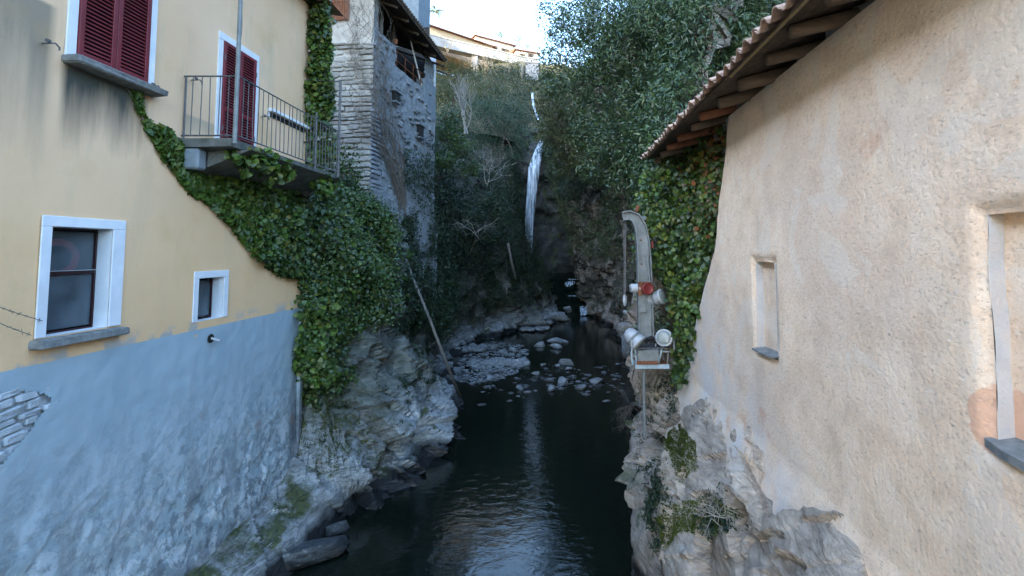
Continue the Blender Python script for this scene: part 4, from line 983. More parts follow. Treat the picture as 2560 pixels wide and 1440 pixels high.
for sgn in (-1, 1):                                      # flanges of the I section
    c = [cy(*q) for q in path]; n = len(c); v = []
    for i in range(n):
        t = c[min(i+1, n-1)]-c[max(i-1, 0)]; t /= np.linalg.norm(t); s = np.array([t[2], 0, -t[0]]); q = c[i]+s*sgn*wid[i]/2
        for sx, sy in ((-1, -1), (1, -1), (1, 1), (-1, 1)): v.append(q+s*sx*.014+np.array([0, sy*.11, 0]))
    mb.add(v, [(4*i+k, 4*i+(k+1) % 4, 4*i+4+(k+1) % 4, 4*i+4+k) for i in range(n-1) for k in range(4)]+[(3, 2, 1, 0), (4*n-4, 4*n-3, 4*n-2, 4*n-1)])
mb.build('flange', M['steel'], cr)
for k, (px, py) in enumerate(((1602, 600), (1604, 660), (1625, 640))):
    MB().lathe([(.022, 0), (.022, .02), (.01, .03)], cy(px, py, -.03), (0, -1, 0), 6).build('bolt', M['rust'], cr)
q = cy(1593, 520); MB().box(cy(1593, 522), (.08, .1, .16), Matrix.Rotation(.3, 3, 'Y'), .01).build('head_bracket', M['rust'], cr)
MB().box(cy(1606, 760, -.07), (.17, .02, .40), None, .005).build('cover_plate', M['steel'], cr)
MB().tube([cy(1618, 640, -.13), cy(1625, 712, -.13)], .022, 5).build('strut', M['steel'], cr)
q = cy(1612, 722, -.16)
MB().lathe([(.13, -.02), (.145, .0), (.145, .10), (.12, .115), (.11, .10), (.04, .10)], q+np.array([.05, .06, 0]), (.25, -1, .05), 18).build('winch_motor', M['redmetal'], cr, True)
MB().lathe([(.105, 0), (.115, .02), (.115, .05), (.10, .06), (.10, .22), (.085, .24)], cy(1600, 720, -.05), (-1, -.15, 0), 16).build('winch_drum', M['whitemetal'], cr, True)
MB().box(cy(1600, 722, -.14), (.10, .05, .32), None, .01).build('winch_bracket', M['rust'], cr)
MB().box(cy(1612, 706, -.14), (.34, .10, .02)).build('winch_plate', M['rust'], cr)
for k, dx in enumerate((0, 4, 8, 10)):
    MB().tube([cy(1559+dx*.6, 560, -.02*k), cy(1560+dx*.35, 748, -.02*k)], .006, 4).build('hoist_cable', M['wire'], cr)
MB().lathe([(.02, .22), (.045, .17), (.05, .05), (.035, -.02), (.012, -.06)], cy(1562, 760), (0, 0, 1), 10).build('hook_block', M['whitemetal'], cr, True)
MB().lathe([(.01, .05), (.055, .03), (.06, -.02), (.02, -.06)], cy(1563, 780), (0, 0, 1), 10).build('hook_block', M['steel'], cr, True)
c0 = cy(1564, 793); MB().tube([c0+[0, 0, .06], c0, c0+[.04, 0, -.05], c0+[.02, 0, -.10], c0+[-.03, 0, -.08]], .012, 5).build('hook', M['iron'], cr)
MB().box(cy(1610, 546, 0), (.12, .08, .10), None, .02).build('sheave_bracket', M['steel'], cr)
MB().box(cy(1616, 612, -.05)+np.array([.14, 0, 0]), (.05, .08, .16), None, .01).build('red_stop', M['redmetal'], cr)
# platform
pf = thing('crane_platform', tuple(cy(1625, 918)), 'pale blue steel platform with a metal cabinet and leg under the crane', 'platform')
a = cy(1588, 916, -.30); b = cy(1673, 916, -.30)
MB().box((a+b)/2, (b[0]-a[0], .06, .10), None, .006).build('front_beam', M['steelblue'], pf)
MB().box((a+b)/2+[0, .55, 0], (b[0]-a[0], .06, .10), None, .006).build('rear_beam', M['steelblue'], pf)
MB().box((a+b)/2+[0, .28, .06], (b[0]-a[0]-.1, .6, .02)).build('deck_plate', M['rust'], pf)
c0 = cy(1618, 888, -.22); MB().box(c0, (.50, .32, .30), Matrix.Rotation(-.06, 3, 'Y'), .015).build('cabinet', M['steel'], pf)
MB().box(cy(1618, 907, -.39), (.48, .02, .08)).build('rust_strip', M['rust'], pf)
MB().box(cy(1622, 866, -.1), (.9, .5, .03), None, .006).build('top_shelf', M['iron'], pf)
for (p0, p1) in (((1588, 870), (1592, 910)), ((1656, 866), (1646, 908)), ((1578, 880), (1582, 912)), ((1672, 868), (1668, 912))):
    MB().tube([cy(*p0, -.25), cy(*p1, -.25)], .028, 5).build('strut', M['steelblue'] if p0[0] < 1660 else M['greywood'], pf)
MB().tube([cy(1609, 922, -.15), cy(1612, 1095, -.15)], .034, 8).build('support_leg', M['steel'], pf)
# heap of black cable on the shelf
mb = MB()
for k in range(9):
    c0 = cy(1630+random.uniform(-12, 12), 858, -.2+random.uniform(-.1, .1)); r0 = random.uniform(.10, .2)
    mb.tube([c0+[r0*math.cos(w_), .5*r0*math.sin(w_), .04+.03*math.sin(w_*2+k)+k*.012] for w_ in np.linspace(0, 6, 14)], .013, 4)
tag(mb.build('cable_coil', M['black'], None, True, tuple(cy(1630, 862, -.2))), 'heap of black cable between the two lamps on the platform', 'cable')
def flood(px, py, dy, aim, r, label, yoke=True):
    q = cy(px, py, dy); aim = np.array(aim, float); aim /= np.linalg.norm(aim)
    o = thing('floodlight', tuple(q), label, 'floodlight', 'floodlights on the crane')
    MB().lathe([(r*.25, -.30), (r*.55, -.28), (r*.82, -.20), (r*.95, -.05), (r*.97, .08), (r*1.06, .09), (r*1.06, .13), (r*.9, .135)], q, aim, 18).build('housing', M['whitemetal'], o, True)
    MB().lathe([(r*.88, .10), (r*.86, .137), (r*.5, .146), (.01, .148)], q, aim, 18).build('lens', M['lens'], o, True)
    MB().lathe([(r*.99, -.08), (r*1.0, -.05), (r*.99, -.02)], q, aim, 18).build('band', M['steel'], o, True)
    s = np.cross(aim, [0, 0, 1.]); s /= np.linalg.norm(s)+1e-9
    if yoke:
        for g in (-1, 1):
            a0 = q+s*g*r*1.12; MB().tube([a0+[0, 0, .03], a0+[0, 0, -r*1.6]], .02, 4).build('yoke_arm', M['whitemetal'], o)
        MB().tube([q-s*r*1.12+[0, 0, -r*1.6], q+s*r*1.12+[0, 0, -r*1.6]], .02, 4).build('yoke_base', M['whitemetal'], o)
    return o
flood(1589, 850, -.35, (.55, -.35, -.55), .20, 'white floodlight tilted down at the left end of the platform')
flood(1662, 846, -.25, (-.35, -.85, .28), .19, 'white floodlight with its round lens facing out, right end of the platform')
flood(1644, 745, -.05, (.55, -.45, .25), .17, 'white floodlight strapped behind the mast next to the red winch', False)

# ================================================================== VILLAGE ON THE HILL
def house(nm, p0, p1, depth, ztop, zbot, wallm, label, roofh=1.2, wins=(), hip=True, over=.5):
    """box house: eave front from p0 to p1 (world x, y), depth away from the camera"""
    p0 = np.array([p0[0], p0[1], 0.]); p1 = np.array([p1[0], p1[1], 0.]); d = p1-p0; L = np.linalg.norm(d); d /= L; n = np.array([-d[1], d[0], 0])
    o = thing(nm, (p0[0], p0[1], zbot), label, 'house')
    c = [p0, p1, p1+n*depth, p0+n*depth]
    MB().prism([q+[0, 0, zbot] for q in c], (0, 0, ztop-zbot)).build('wall', wallm, o)
    e = [p0-d*over-n*over, p1+d*over-n*over, p1+d*over+n*(depth+over), p0-d*over+n*(depth+over)]
    r0 = p0+n*depth/2+d*(depth*.4 if hip else -over); r1 = p1+n*depth/2-d*(depth*.4 if hip else -over)
    v = [q+[0, 0, ztop] for q in e]+[q+[0, 0, ztop+.18] for q in e]+[r0+[0, 0, ztop+roofh], r1+[0, 0, ztop+roofh]]
    MB().add(v, [(3, 2, 1, 0), (0, 1, 5, 4), (1, 2, 6, 5), (2, 3, 7, 6), (3, 0, 4, 7), (4, 5, 9, 8), (6, 7, 8, 9), (5, 6, 9), (7, 4, 8)]).build('roof', M['roofred'], o)
    for (s, zc_, w_, h_) in wins:
        q = p0+d*s-n*.03+np.array([0, 0, zc_]); rm = Matrix.Rotation(math.atan2(d[1], d[0]), 3, 'Z')
        w_o = MB().box(q, (w_, .10, h_), rm).build('window', M['dark'], o)
        for g in (-1, 1): MB().box(q+d*g*(w_*.72)-n*.05, (w_*.42, .06, h_), rm).build('shutter', M['shutterbrown'], w_o)
    return o, d, n
Ph = lambda px, py, y: onY(px, py, y)
a = Ph(1068, 64, 95); b = np.array([a[0]+.75*16, a[1]+.66*16, 0])
house('long_house', a, b, 9, a[2], a[2]-5.0, M['peach'], 'long peach house with an overhanging tiled roof at the left of the hill', 1.6, [(4+i*3, a[2]-2.0, .5, .6) for i in range(4)], False, .7)
a = Ph(1190, 97, 104); b = Ph(1283, 109, 109); b2 = np.array([b[0], b[1], 0])
house('cream_house', a, b2, 8, (a[2]+b[2])/2, a[2]-4.5, M['cream'], 'cream house with two brown shuttered windows in the middle of the hill', 1.5, [(4.4, a[2]-1.2, .9, 1.4), (7.2, a[2]-1.3, 1.1, 1.4)], True, .5)
a = Ph(1291, 128, 106); b = Ph(1345, 108, 108)
o, d, n = house('gable_house', a, b, 8, a[2]+.2, a[2]-4, M['cream'], 'small gabled house at the right end of the hill beside the trees', 1.6, [(1.4, a[2]-.9, .7, 1.0), (3.4, a[2]-.6, .7, 1.1)], False, .5)
# concrete road viaduct in front of the houses
vb = thing('road_viaduct', tuple(Ph(1200, 130, 98)), 'pale concrete road viaduct crossing the slope below the houses', 'viaduct')
pts = [(1066, 84, 92), (1120, 98, 94.5), (1180, 112, 97), (1240, 126, 99.5), (1300, 141, 102), (1345, 148, 104)]
c = [Ph(*q) for q in pts]; mb = MB(); mb2 = MB()
for u, v_ in zip(c[:-1], c[1:]):
    dn = np.array([0, 0, -1.0]); bk = np.array([.4, 2.6, 0.])
    mb.add([u, v_, v_+dn*1.9, u+dn*1.9, u+bk, v_+bk, v_+bk+dn*1.9, u+bk+dn*1.9], [(3, 2, 1, 0), (4, 5, 6, 7), (0, 1, 5, 4), (2, 3, 7, 6), (0, 4, 7, 3), (1, 2, 6, 5)])
    mb2.add([u+[0, -.15, .14], v_+[0, -.15, .14], v_+[0, -.15, -.05], u+[0, -.15, -.05], u+[0, .3, .14], v_+[0, .3, .14], v_+[0, .3, -.05], u+[0, .3, -.05]], [(3, 2, 1, 0), (4, 5, 6, 7), (0, 1, 5, 4), (2, 3, 7, 6), (0, 4, 7, 3), (1, 2, 6, 5)])
mb.build('deck', M['palewall'], vb); mb2.build('parapet', M['mortar_w'], vb)
for (px, py, y) in ((1186, 140, 97.6), (1262, 150, 101), (1310, 160, 103)):
    q = Ph(px, py, y); MB().box((q[0], q[1]+.8, q[2]-4), (1.3, 1.2, 9.5), None, .05).build('pier', M['palewall'], vb)
# arched wayside tower on the right of the viaduct
a = Ph(1314, 208, 88); b = Ph(1346, 208, 88); zt = Ph(1330, 158, 88)[2]; zb = Ph(1330, 262, 88)[2]
tw = thing('arched_tower', ((a[0]+b[0])/2, 88, zb), 'narrow pale stone tower with an arched opening high above the waterfall', 'tower')
ca = (a[0]+b[0])/2; hw = (b[0]-a[0])/2; za = Ph(1330, 206, 88)[2]
arc = [(ca-hw*.45+.9*0, zb)]+[(ca+.1-hw*.5*math.cos(w_), za+hw*.55*math.sin(w_)) for w_ in np.linspace(0, math.pi, 9)]+[(ca+hw*.6, zb)]
outer = [(ca-hw, zb), (ca-hw, zt), (ca+hw, zt), (ca+hw, zb)]
poly = [(x, 88, z) for x, z in outer]+[(x, 88, z) for x, z in arc[::-1]]
MB().prism(poly, (0, 2.0, 0)).build('arch_wall', M['palewall'], tw)
MB().box((ca, 90.1, (zt+zb)/2), (hw*2, .2, zt-zb)).build('rear_wall', M['dark'], tw)
MB().box((ca, 89, zt+.15), (hw*2.3, 2.4, .3), None, .05).build('cap', M['palewall'], tw)

# ================================================================== BOULDERS, GRAVEL, POLES
def boulder_mesh(seed, sub=3, facet=.55):
    bm = bmesh.new(); bmesh.ops.create_icosphere(bm, subdivisions=sub, radius=1.0)
    v = np.array([q.co for q in bm.verts]); f = [[q.index for q in g.verts] for g in bm.faces]; bm.free()
    r = np.random.default_rng(seed)
    for k in range(15):                                 # chop flat facets
        n = r.normal(0, 1, 3); n /= np.linalg.norm(n); d = r.uniform(.42, .8); s = v@n; m_ = s > d; v[m_] -= (s[m_]-d)[:, None]*n*.9
    v *= (1+.12*fbm(v*1.6+seed*3.1, 4, seed))[:, None]
    me = bpy.data.meshes.new('boulder'); me.from_pydata(v.tolist(), [], f); me.materials.append(M['boulder'])
    me.polygons.foreach_set('use_smooth', np.ones(len(me.polygons), bool)); return me
BM = [boulder_mesh(i) for i in range(6)]; CM = [boulder_mesh(30+i, 2) for i in range(5)]; BW = [boulder_mesh(50+i, 4) for i in range(3)]
for _b in BW: _b.materials[0] = M['rock_wet']
BL = [(1389, 845, 38, 62, 'pale flat boulder farthest out in the dark pool'), (1352, 858, 26, 36, 'small dark boulder on the left of the pool trio'),
 (1390, 860, 30, 45, 'pale rounded boulder in front of the farthest pool boulder'), (1418, 900, 36, 44, 'broad pale boulder standing alone in mid stream'),
 (1358, 908, 14, 20, 'small pale stone left of the mid stream boulder'), (1395, 912, 14, 20, 'small stone just below the mid stream boulder'), (1420, 918, 18, 22, 'low wet stone right below the mid stream boulder'),
 (1410, 948, 34, 48, 'large brown grey boulder in the near riffle'), (1372, 945, 22, 28, 'rounded boulder left of the large riffle boulder'), (1378, 966, 26, 36, 'dark wet boulder nearest in the riffle'),
 (1490, 946, 32, 52, 'flat brown boulder on the right of the riffle'), (1575, 903, 22, 26, 'white boulder at the foot of the right bank below the lamps'),
 (1283, 868, 30, 34, 'dark boulder at the back of the gravel bar'), (1235, 862, 24, 36, 'grey boulder against the left cliff behind the gravel bar'), (1300, 965, 20, 30, 'flat pale stone at the near edge of the gravel bar'),
 (1262, 880, 22, 26, 'rounded pale boulder in the middle of the gravel bar'), (1205, 905, 26, 40, 'broad flat stone lying in the left half of the gravel bar'), (1318, 905, 20, 30, 'angular stone at the right tip of the gravel bar'), (1225, 940, 20, 34, 'low wet stone on the near shore of the gravel bar'), (1340, 930, 16, 26, 'small dark stone between the gravel bar and the riffle'), (1165, 925, 22, 30, 'grey stone at the left end of the gravel bar near the leaning pole'), (1450, 965, 18, 34, 'low dark stone in front of the riffle on the right'), (1395, 780, 40, 60, 'grey boulder beside the low white cascade'), (1420, 768, 30, 36, 'rounded boulder touching the low white cascade'), (1370, 800, 20, 40, 'flat boulder at the left shore above the pool')]
for i, (px, py, hh, ww, lab) in enumerate(BL):
    zb_ = 0.05 if py > 815 else .5
    q = onZ(px, py+hh*.25, zb_); sc_ = q[1]/F; o = inst('boulder', BM[i % 6], None, q, (random.uniform(-.25, .25), random.uniform(-.2, .2), random.uniform(0, 6)), (ww*.5*sc_*1.05, ww*.42*sc_, hh*.42*sc_)); tag(o, lab, 'boulder', 'boulders in the stream')
# foreground boulders at the left bank
for (px, py, ww, hh, lab) in ((760, 1388, 150, 34, 'dark wet slab of rock with a pale top at the bottom of the left bank'), (840, 1325, 62, 22, 'flat wet rock against the left bank below the ledge')):
    q = onZ(px, py, .15); s = q[1]/F; o = inst('boulder', BW[(ww//7) % 3], None, q, (.1, -.12, .75), (ww*s*.8, ww*s*.42, hh*s*.9)); tag(o, lab, 'boulder', 'boulders at the left bank')
o = inst('stone_block', SA[1], None, onY(1566, 819, 27.0), (0, .05, .3), (.8, .7, .5)); tag(o, 'pale squared stone block behind the crane on the right bank', 'block')
o = inst('boulder', BM[2], None, onY(1568, 850, 27.4)+np.array([.1, 0, -.3]), (0, 0, .8), (.75, .7, .9)); tag(o, 'dark boulder carrying the squared block behind the crane', 'boulder')
# gravel bar: mound sheet, cobbles as individuals, fine gravel as stuff
poly = [(1120, 945), (1150, 895), (1185, 862), (1240, 852), (1300, 858), (1322, 880), (1310, 905), (1290, 930), (1240, 948), (1180, 955)]
def ptpoly():
    while True:
        px = random.uniform(1120, 1325); py = random.uniform(850, 958)
        if inpoly(np.array([px]), np.array([py]), poly)[0]: return px, py
xs = np.linspace(-8, -1, 60); ys_ = np.linspace(23, 38, 90); Yq, Xq = np.meshgrid(ys_, xs, indexing='ij'); p = np.stack([Xq.ravel(), Yq.ravel(), 0*Xq.ravel()], 1)
ppx, ppy = proj(p); ins = np.zeros(len(p))
for k in range(len(p)):
    cx, cy_ = 1222, 905; dx = (ppx[k]-cx)/98; dy = (ppy[k]-cy_)/50; ins[k] = 1-math.hypot(dx, dy)
p[:, 2] = -.41+.46*np.clip(ins+.35, 0, .9)+.55*fbm(p*.6, 4, 151)
GB = p.reshape(90, 60, 3)
def gz(q): i_ = int(np.clip((q[1]-23)/15*89, 0, 89)); j_ = int(np.clip((q[0]+8)/7*59, 0, 59)); r_ = q.copy(); r_[2] = max(GB[i_, j_, 2], -.06)+.02; return r_
o = mk('gravel_bar', p, grid_faces(90, 60), M['gravel'], smooth=True); o['kind'] = 'structure'; tag(o, 'low bar of pale river gravel', 'gravel bar')
for i in range(150):
    px, py = ptpoly(); q = gz(onZ(px, py, .08)); s = random.uniform(.07, .20)*random.choice((1, 1, 1, 1.5, 2.3))
    tag(inst('cobble', CM[i % 5], None, q, (random.uniform(-.4, .4), random.uniform(-.4, .4), random.uniform(0, 6)), (s*1.3, s, s*.6)), 'pale rounded cobble lying on the gravel bar', 'cobble', 'cobbles on the gravel bar')
def pebbles(n, fn, smin, smax, name, label, mat):
    bm = bmesh.new(); bmesh.ops.create_icosphere(bm, subdivisions=1, radius=1.0); bv = np.array([q.co for q in bm.verts]); bf = np.array([[q.index for q in g.verts] for g in bm.faces]); bm.free()
    V = []; Fc = []
    for i in range(n):
        q = fn(); s = random.uniform(smin, smax); v = bv*np.array([s*random.uniform(1, 1.6), s*random.uniform(.8, 1.2), s*.55]); v = v*(1+rng.normal(0, .12, (len(v), 1))); w_ = random.uniform(0, 6); c_, s_ = math.cos(w_), math.sin(w_)
        v = np.stack([v[:, 0]*c_-v[:, 1]*s_, v[:, 0]*s_+v[:, 1]*c_, v[:, 2]], 1); V.append(v+q); Fc.append(bf+i*len(bv))
    o = mk(name, np.concatenate(V), np.concatenate(Fc), mat); o['kind'] = 'stuff'; tag(o, label, 'gravel'); return o
pebbles(2400, lambda: gz(onZ(*ptpoly(), .06)), .04, .13, 'gravel', 'fine pale river gravel on the bar', M['gravel'])
def rif():
    px = random.uniform(1190, 1560); py = random.gauss(952, 20); return onZ(px, py, random.uniform(-.10, -.01))
pebbles(260, rif, .05, .20, 'riffle_stones', 'small wet stones breaking the surface of the riffle', M['boulder'])
def shore():
    px, py = random.choice(((1155+random.uniform(-20, 60), 870+random.uniform(-8, 8)), (1330+random.uniform(-30, 40), 822+random.uniform(-6, 4)), (1390+random.uniform(-25, 30), 795+random.uniform(-5, 5)))); return onZ(px, py, .15)
pebbles(160, shore, .12, .3, 'shore_stones', 'broken grey stones along the foot of the left cliff', M['boulder'])
def pole(pts, r, label, nm='wooden_pole', mat='greywood'):
    P_ = [onY(*q) for q in pts]; n = len(P_)
    tag(MB().tube(P_, np.linspace(r*.75, r, n).tolist(), 7).build(nm, M[mat], None, True, tuple(P_[-1])), label, 'pole')
pole([(992, 590, 19.2), (1030, 690, 18.6), (1075, 800, 18.4), (1105, 880, 18.6), (1150, 992, 19.8)], .065, 'long grey tree pole leaning from the stone house down to the water')
pole([(1270, 608, 40), (1278, 650, 40.5), (1289, 698, 41)], .13, 'short pale pole leaning on the far left bank below the waterfall')
pole([(1266, 715, 37), (1267, 735, 37)], .05, 'stub of pale stake on the far left bank')
print('objects ok')

# ================================================================== VEGETATION
def unit(v): return v/(np.linalg.norm(v, axis=-1, keepdims=True)+1e-9)
def leaf_geo(P_, Nn, size, aspect=.4, flop=.7, droop=.5, shape='lance'):
    """many leaf-sized faces at P_, roughly facing Nn, with random roll; returns verts, faces"""
    n = len(P_); nr = unit(Nn+flop*rng.normal(0, 1, (n, 3)))
    ax = rng.normal(0, 1, (n, 3)); ax[:, 2] -= droop; ax = ax-nr*np.sum(ax*nr, 1, keepdims=True); ax = unit(ax); sd = np.cross(nr, ax)
    L = (size*rng.uniform(.6, 1.25, n))[:, None]; Wd = L*aspect; fold = L*.10*rng.uniform(0, 1.5, (n, 1))
    if shape == 'lance':
        v = np.stack([P_-ax*L*.5, P_-ax*L*.05+sd*Wd*.5+nr*fold, P_+ax*L*.55, P_-ax*L*.05-sd*Wd*.5+nr*fold], 1).reshape(-1, 3)
        f = np.arange(4*n).reshape(n, 4)
    else:                                               # ivy: five-pointed, two quads
        v = np.stack([P_-ax*L*.30, P_-ax*L*.38+sd*Wd*.42+nr*fold, P_+ax*L*.08+sd*Wd*.46+nr*fold, P_+ax*L*.55-nr*fold, P_+ax*L*.08-sd*Wd*.46+nr*fold, P_-ax*L*.38-sd*Wd*.42+nr*fold], 1).reshape(-1, 3)
        b = (np.arange(n)*6)[:, None]; f = np.concatenate([b+np.array([[0, 1, 2, 3]]), b+np.array([[0, 3, 4, 5]])])
    return v, f
def sample(g, nrm, count, mask=None):
    """random points on a grid surface (area-weighted)"""
    a = g[:-1, :-1]; b = g[1:, :-1]; c = g[:-1, 1:]; ar = np.linalg.norm(np.cross(b-a, c-a), axis=2)
    ctr = (g[:-1, :-1]+g[1:, 1:])/2
    if mask is not None: ar = ar*mask(ctr.reshape(-1, 3)).reshape(ar.shape)
    w = ar.ravel()/ar.sum(); idx = rng.choice(len(w), count, p=w); i, j = np.unravel_index(idx, ar.shape)
    u = rng.random((count, 1)); v = rng.random((count, 1))
    P_ = a[i, j]+(b[i, j]-a[i, j])*u+(c[i, j]-a[i, j])*v
    return P_, nrm[i, j]
LBn = np.where(LBn[..., :1]*0+np.mean(LBn[..., 0]) > 0, LBn, -LBn); RBn = np.where(RBn[..., :1]*0+np.mean(RBn[..., 0]) < 0, RBn, -RBn)
def stuff(name, P_, Nn, size, mat, label, cat, aspect=.45, flop=.7, shape='lance', droop=.5):
    v, f = leaf_geo(P_, Nn, size, aspect, flop, droop, shape); o = mk(name, v, f, mat); o['kind'] = 'stuff'; return tag(o, label, cat)
def nz(p, sc_, s=0, o=4): return fbm(p*sc_, o, s)
def grow(P_, Nn, k, r, lift):
    """clumps: k leaves round every anchor"""
    A = np.repeat(P_, k, 0); N_ = np.repeat(Nn, k, 0); rr = (r*rng.uniform(.4, 1.3, len(P_))).repeat(k)[:, None]
    d = unit(rng.normal(0, 1, A.shape)); d += N_*.5; q = d*rr*np.cbrt(rng.random((len(A), 1)))
    return A+q+N_*lift*rr, unit(d+N_*.6+np.array([0, 0, .5]))
# --- left bank undergrowth
mL = lambda p: ((p[:, 1] > 17.5) & (p[:, 2] > 2.0+1.6*nz(p, .4, 201)+np.clip((24-p[:, 1])*.35, 0, 3))).astype(float)*np.clip(.6+2.0*nz(p, .28, 202), .12, 1)
P_, N_ = sample(LB, LBn, 6800, mL); A, B = grow(P_, N_, 14, .55, .6)
stuff('bank_undergrowth', A, B, .17, M['dkleaf'], 'dark evergreen undergrowth covering the left side of the gorge', 'undergrowth')
P_, N_ = sample(LB, LBn, 900, lambda p: mL(p)*(nz(p, .25, 203) > .05)); A, B = grow(P_, N_, 16, .7, .8)
stuff('bank_ferns', A, B, .22, M['ferny'], 'feathery green growth on the left side of the gorge', 'undergrowth', .22)
P_, N_ = sample(LB, LBn, 500, lambda p: mL(p)*(nz(p, .3, 204) > .1)); A, B = grow(P_, N_, 12, .5, .7)
stuff('bank_bramble', A, B, .15, M['olive'], 'olive green bramble on the left side of the gorge', 'undergrowth')
# --- right cliff growth
mR = lambda p: ((p[:, 1] > 14.5) & (p[:, 2] > 5.2+2.6*nz(p, .33, 211)+np.clip((p[:, 1]-38)*.05, 0, 2))).astype(float)*np.clip(.5+2.6*nz(p, .25, 212)+np.clip((p[:, 2]-11)*.15, 0, 1), .02, 1)
P_, N_ = sample(RB, RBn, 5200, mR); A, B = grow(P_, N_, 14, .55, .7)
stuff('cliff_undergrowth', A, B, .17, M['laurel'], 'mid green shrubs clinging to the right cliff', 'undergrowth')
P_, N_ = sample(RB, RBn, 1100, lambda p: mR(p)*(nz(p, .25, 213) > .03)); A, B = grow(P_, N_, 14, .6, .7)
stuff('cliff_bramble', A, B, .15, M['olive'], 'olive and brownish growth on the right cliff', 'undergrowth')
P_, N_ = sample(RB, RBn, 1500, lambda p: ((p[:, 1] > 13.5) & (p[:, 2] > 1.0)).astype(float)*np.clip(.1+2*nz(p, .6, 214), 0, 1)); A, B = grow(P_, N_, 9, .22, .4)
stuff('cliff_moss', A, B, .10, M['dkleaf'], 'small dark plants in the joints of the right cliff', 'undergrowth')
P_, N_ = sample(RB, RBn, 2300, lambda p: ((p[:, 1] > 12.8) & (p[:, 1] < 26) & (p[:, 2] > 8.2)).astype(float)); A, B = grow(P_, N_, 15, .6, .9)
stuff('cliff_top_shrubs', A, B, .19, M['laurel'], 'leafy shrubs along the top of the near right cliff', 'undergrowth', .3)
ii = rng.choice(np.where((YS > 12.6) & (YS < 20))[0], 420); jj = rng.integers(150, 220, 420); A, B = grow(RB[ii, jj], np.tile([-.5, -.6, .6], (420, 1)), 18, .65, .6)
stuff('cliff_edge_shrubs', A, B, .19, M['laurel'], 'leafy fringe on the rim of the right cliff above the eave', 'undergrowth', .3)
# --- round the waterfall and up the hill
BCn = np.tile(np.array([0, -1., .2]), (*BC.shape[:2], 1))
P_, N_ = sample(BC, BCn, 1400, lambda p: np.clip((p[:, 2]-9+3*nz(p, .3, 221))*.2, 0, 1)*(np.abs(p[:, 0]+2.8+.05*(p[:, 2]-15)) > 1.35)); A, B = grow(P_, N_, 14, .7, .6)
stuff('gorge_head_shrubs', A, B, .22, M['dkleaf'], 'dark shrubs round the head of the waterfall', 'undergrowth')
BHn = np.tile(np.array([0, -.5, .85]), (*BH.shape[:2], 1))
P_, N_ = sample(BH, BHn, 3200, lambda p: ((p[:, 1] < 92) & (np.abs(p[:, 0]+8) < 26)).astype(float)*(np.abs(p[:, 0]+3.4) > .9)); A, B = grow(P_, N_, 16, 1.2, .7)
stuff('hill_scrub', A, B, .34, M['dkleaf'], 'dark green scrub on the slope above the waterfall', 'undergrowth')
P_, N_ = sample(BH, BHn, 500, lambda p: ((p[:, 1] > 76) & (p[:, 1] < 104) & (np.abs(p[:, 0]+10) < 22)).astype(float)); A, B = grow(P_, N_, 16, 1.3, .8)
stuff('hill_olive_scrub', A, B, .34, M['olive'], 'olive scrub under the road viaduct', 'undergrowth')

# --- trees
def tree(name, base, clumps, nleaf, lsize, aspect, mat, label, bark='bark', cat='tree', tr=.16, droop=.3, seed=0):
    """clumps: list of (centre xyz, radius); trunk and limbs reach every clump, leaves fill each clump's outer volume"""
    r = np.random.default_rng(seed); base = np.array(base, float); o = thing(name, tuple(base), label, cat, 'evergreen trees on the gorge sides' if cat == 'tree' else None)
    ct = np.mean([c for c, _ in clumps], 0); mid = base*.45+ct*.55+r.normal(0, .2, 3); mb = MB()
    mb.tube([base, base*.7+mid*.3+r.normal(0, .12, 3), mid], [tr, tr*.8, tr*.6], 7)
    V = []; Fc = []; nv = 0; tot = sum(q**2 for _, q in clumps)
    for c, rad in clumps:
        c = np.array(c, float); j = mid*.6+c*.4+r.normal(0, .25, 3)
        mb.tube([mid+(base-mid)*r.uniform(0, .35), j, c], [tr*.42, tr*.28, tr*.08], 5)
        for k in range(5):
            e = c+unit(r.normal(0, 1, 3))*rad*.8; mb.tube([c*.5+j*.5, c*.6+e*.4+r.normal(0, .08, 3), e], [tr*.14, tr*.09, tr*.03], 4)
        n = int(nleaf*rad**2/tot); nt = max(10, n//9)
        # twig tips spread in the shell, small sprays of leaves on each tip
        d = unit(r.normal(0, 1, (nt, 3))); tips = c+d*(rad*(.45+.6*r.random((nt, 1))**.6))*np.array([1, 1, .78]); tips += .28*rad*np.stack([fbm(tips*1.1/max(.5, rad)*1.6+k_*5, 2, 231+seed+k_) for k_ in range(3)], 1)
        A = np.repeat(tips, 9, 0); D = np.repeat(d, 9, 0)
        A = A+r.normal(0, lsize*.85, A.shape)
        v, f = leaf_geo(A, unit(D+np.array([0, 0, .7])), lsize, aspect, .65, droop); V.append(v); Fc.append(f+nv); nv += len(v)
    mb.build('trunk', M[bark], o, True)
    cw = mk('crown', np.concatenate(V), np.concatenate(Fc), mat, o); cw['kind'] = 'stuff'
    return o
def cl(lst): return [(onY(px, py, y), r_) for (px, py, y, r_) in lst]
random.seed(11)
tree('laurel_tree', (5.8, 20.5, 9), cl([(1640, 60, 18.5, 1.5), (1730, 120, 18, 1.35), (1560, 130, 20, 1.5), (1650, 200, 18.5, 1.3), (1780, 40, 18, 1.4), (1820, 110, 17.5, 1.0), (1740, 220, 17.5, .9), (1580, 250, 20, 1.2), (1510, 60, 21, 1.5), (1690, -20, 19, 1.4), (1870, 20, 18, 1.3), (1620, 300, 19, .8), (1700, 290, 17.5, .6), (1800, 190, 17, 1.0), (1880, 90, 16.5, 1.1), (1760, 250, 17.5, .9), (1930, 20, 16.5, 1.2), (1760, 170, 15.5, .7), (1700, 250, 15.5, .6), (1820, 80, 15, .8), (1660, 330, 15.5, .5)]), 30000, .24, .24, M['laurel'], 'big glossy laurel tree leaning out above the tiled eave', tr=.2, seed=1)
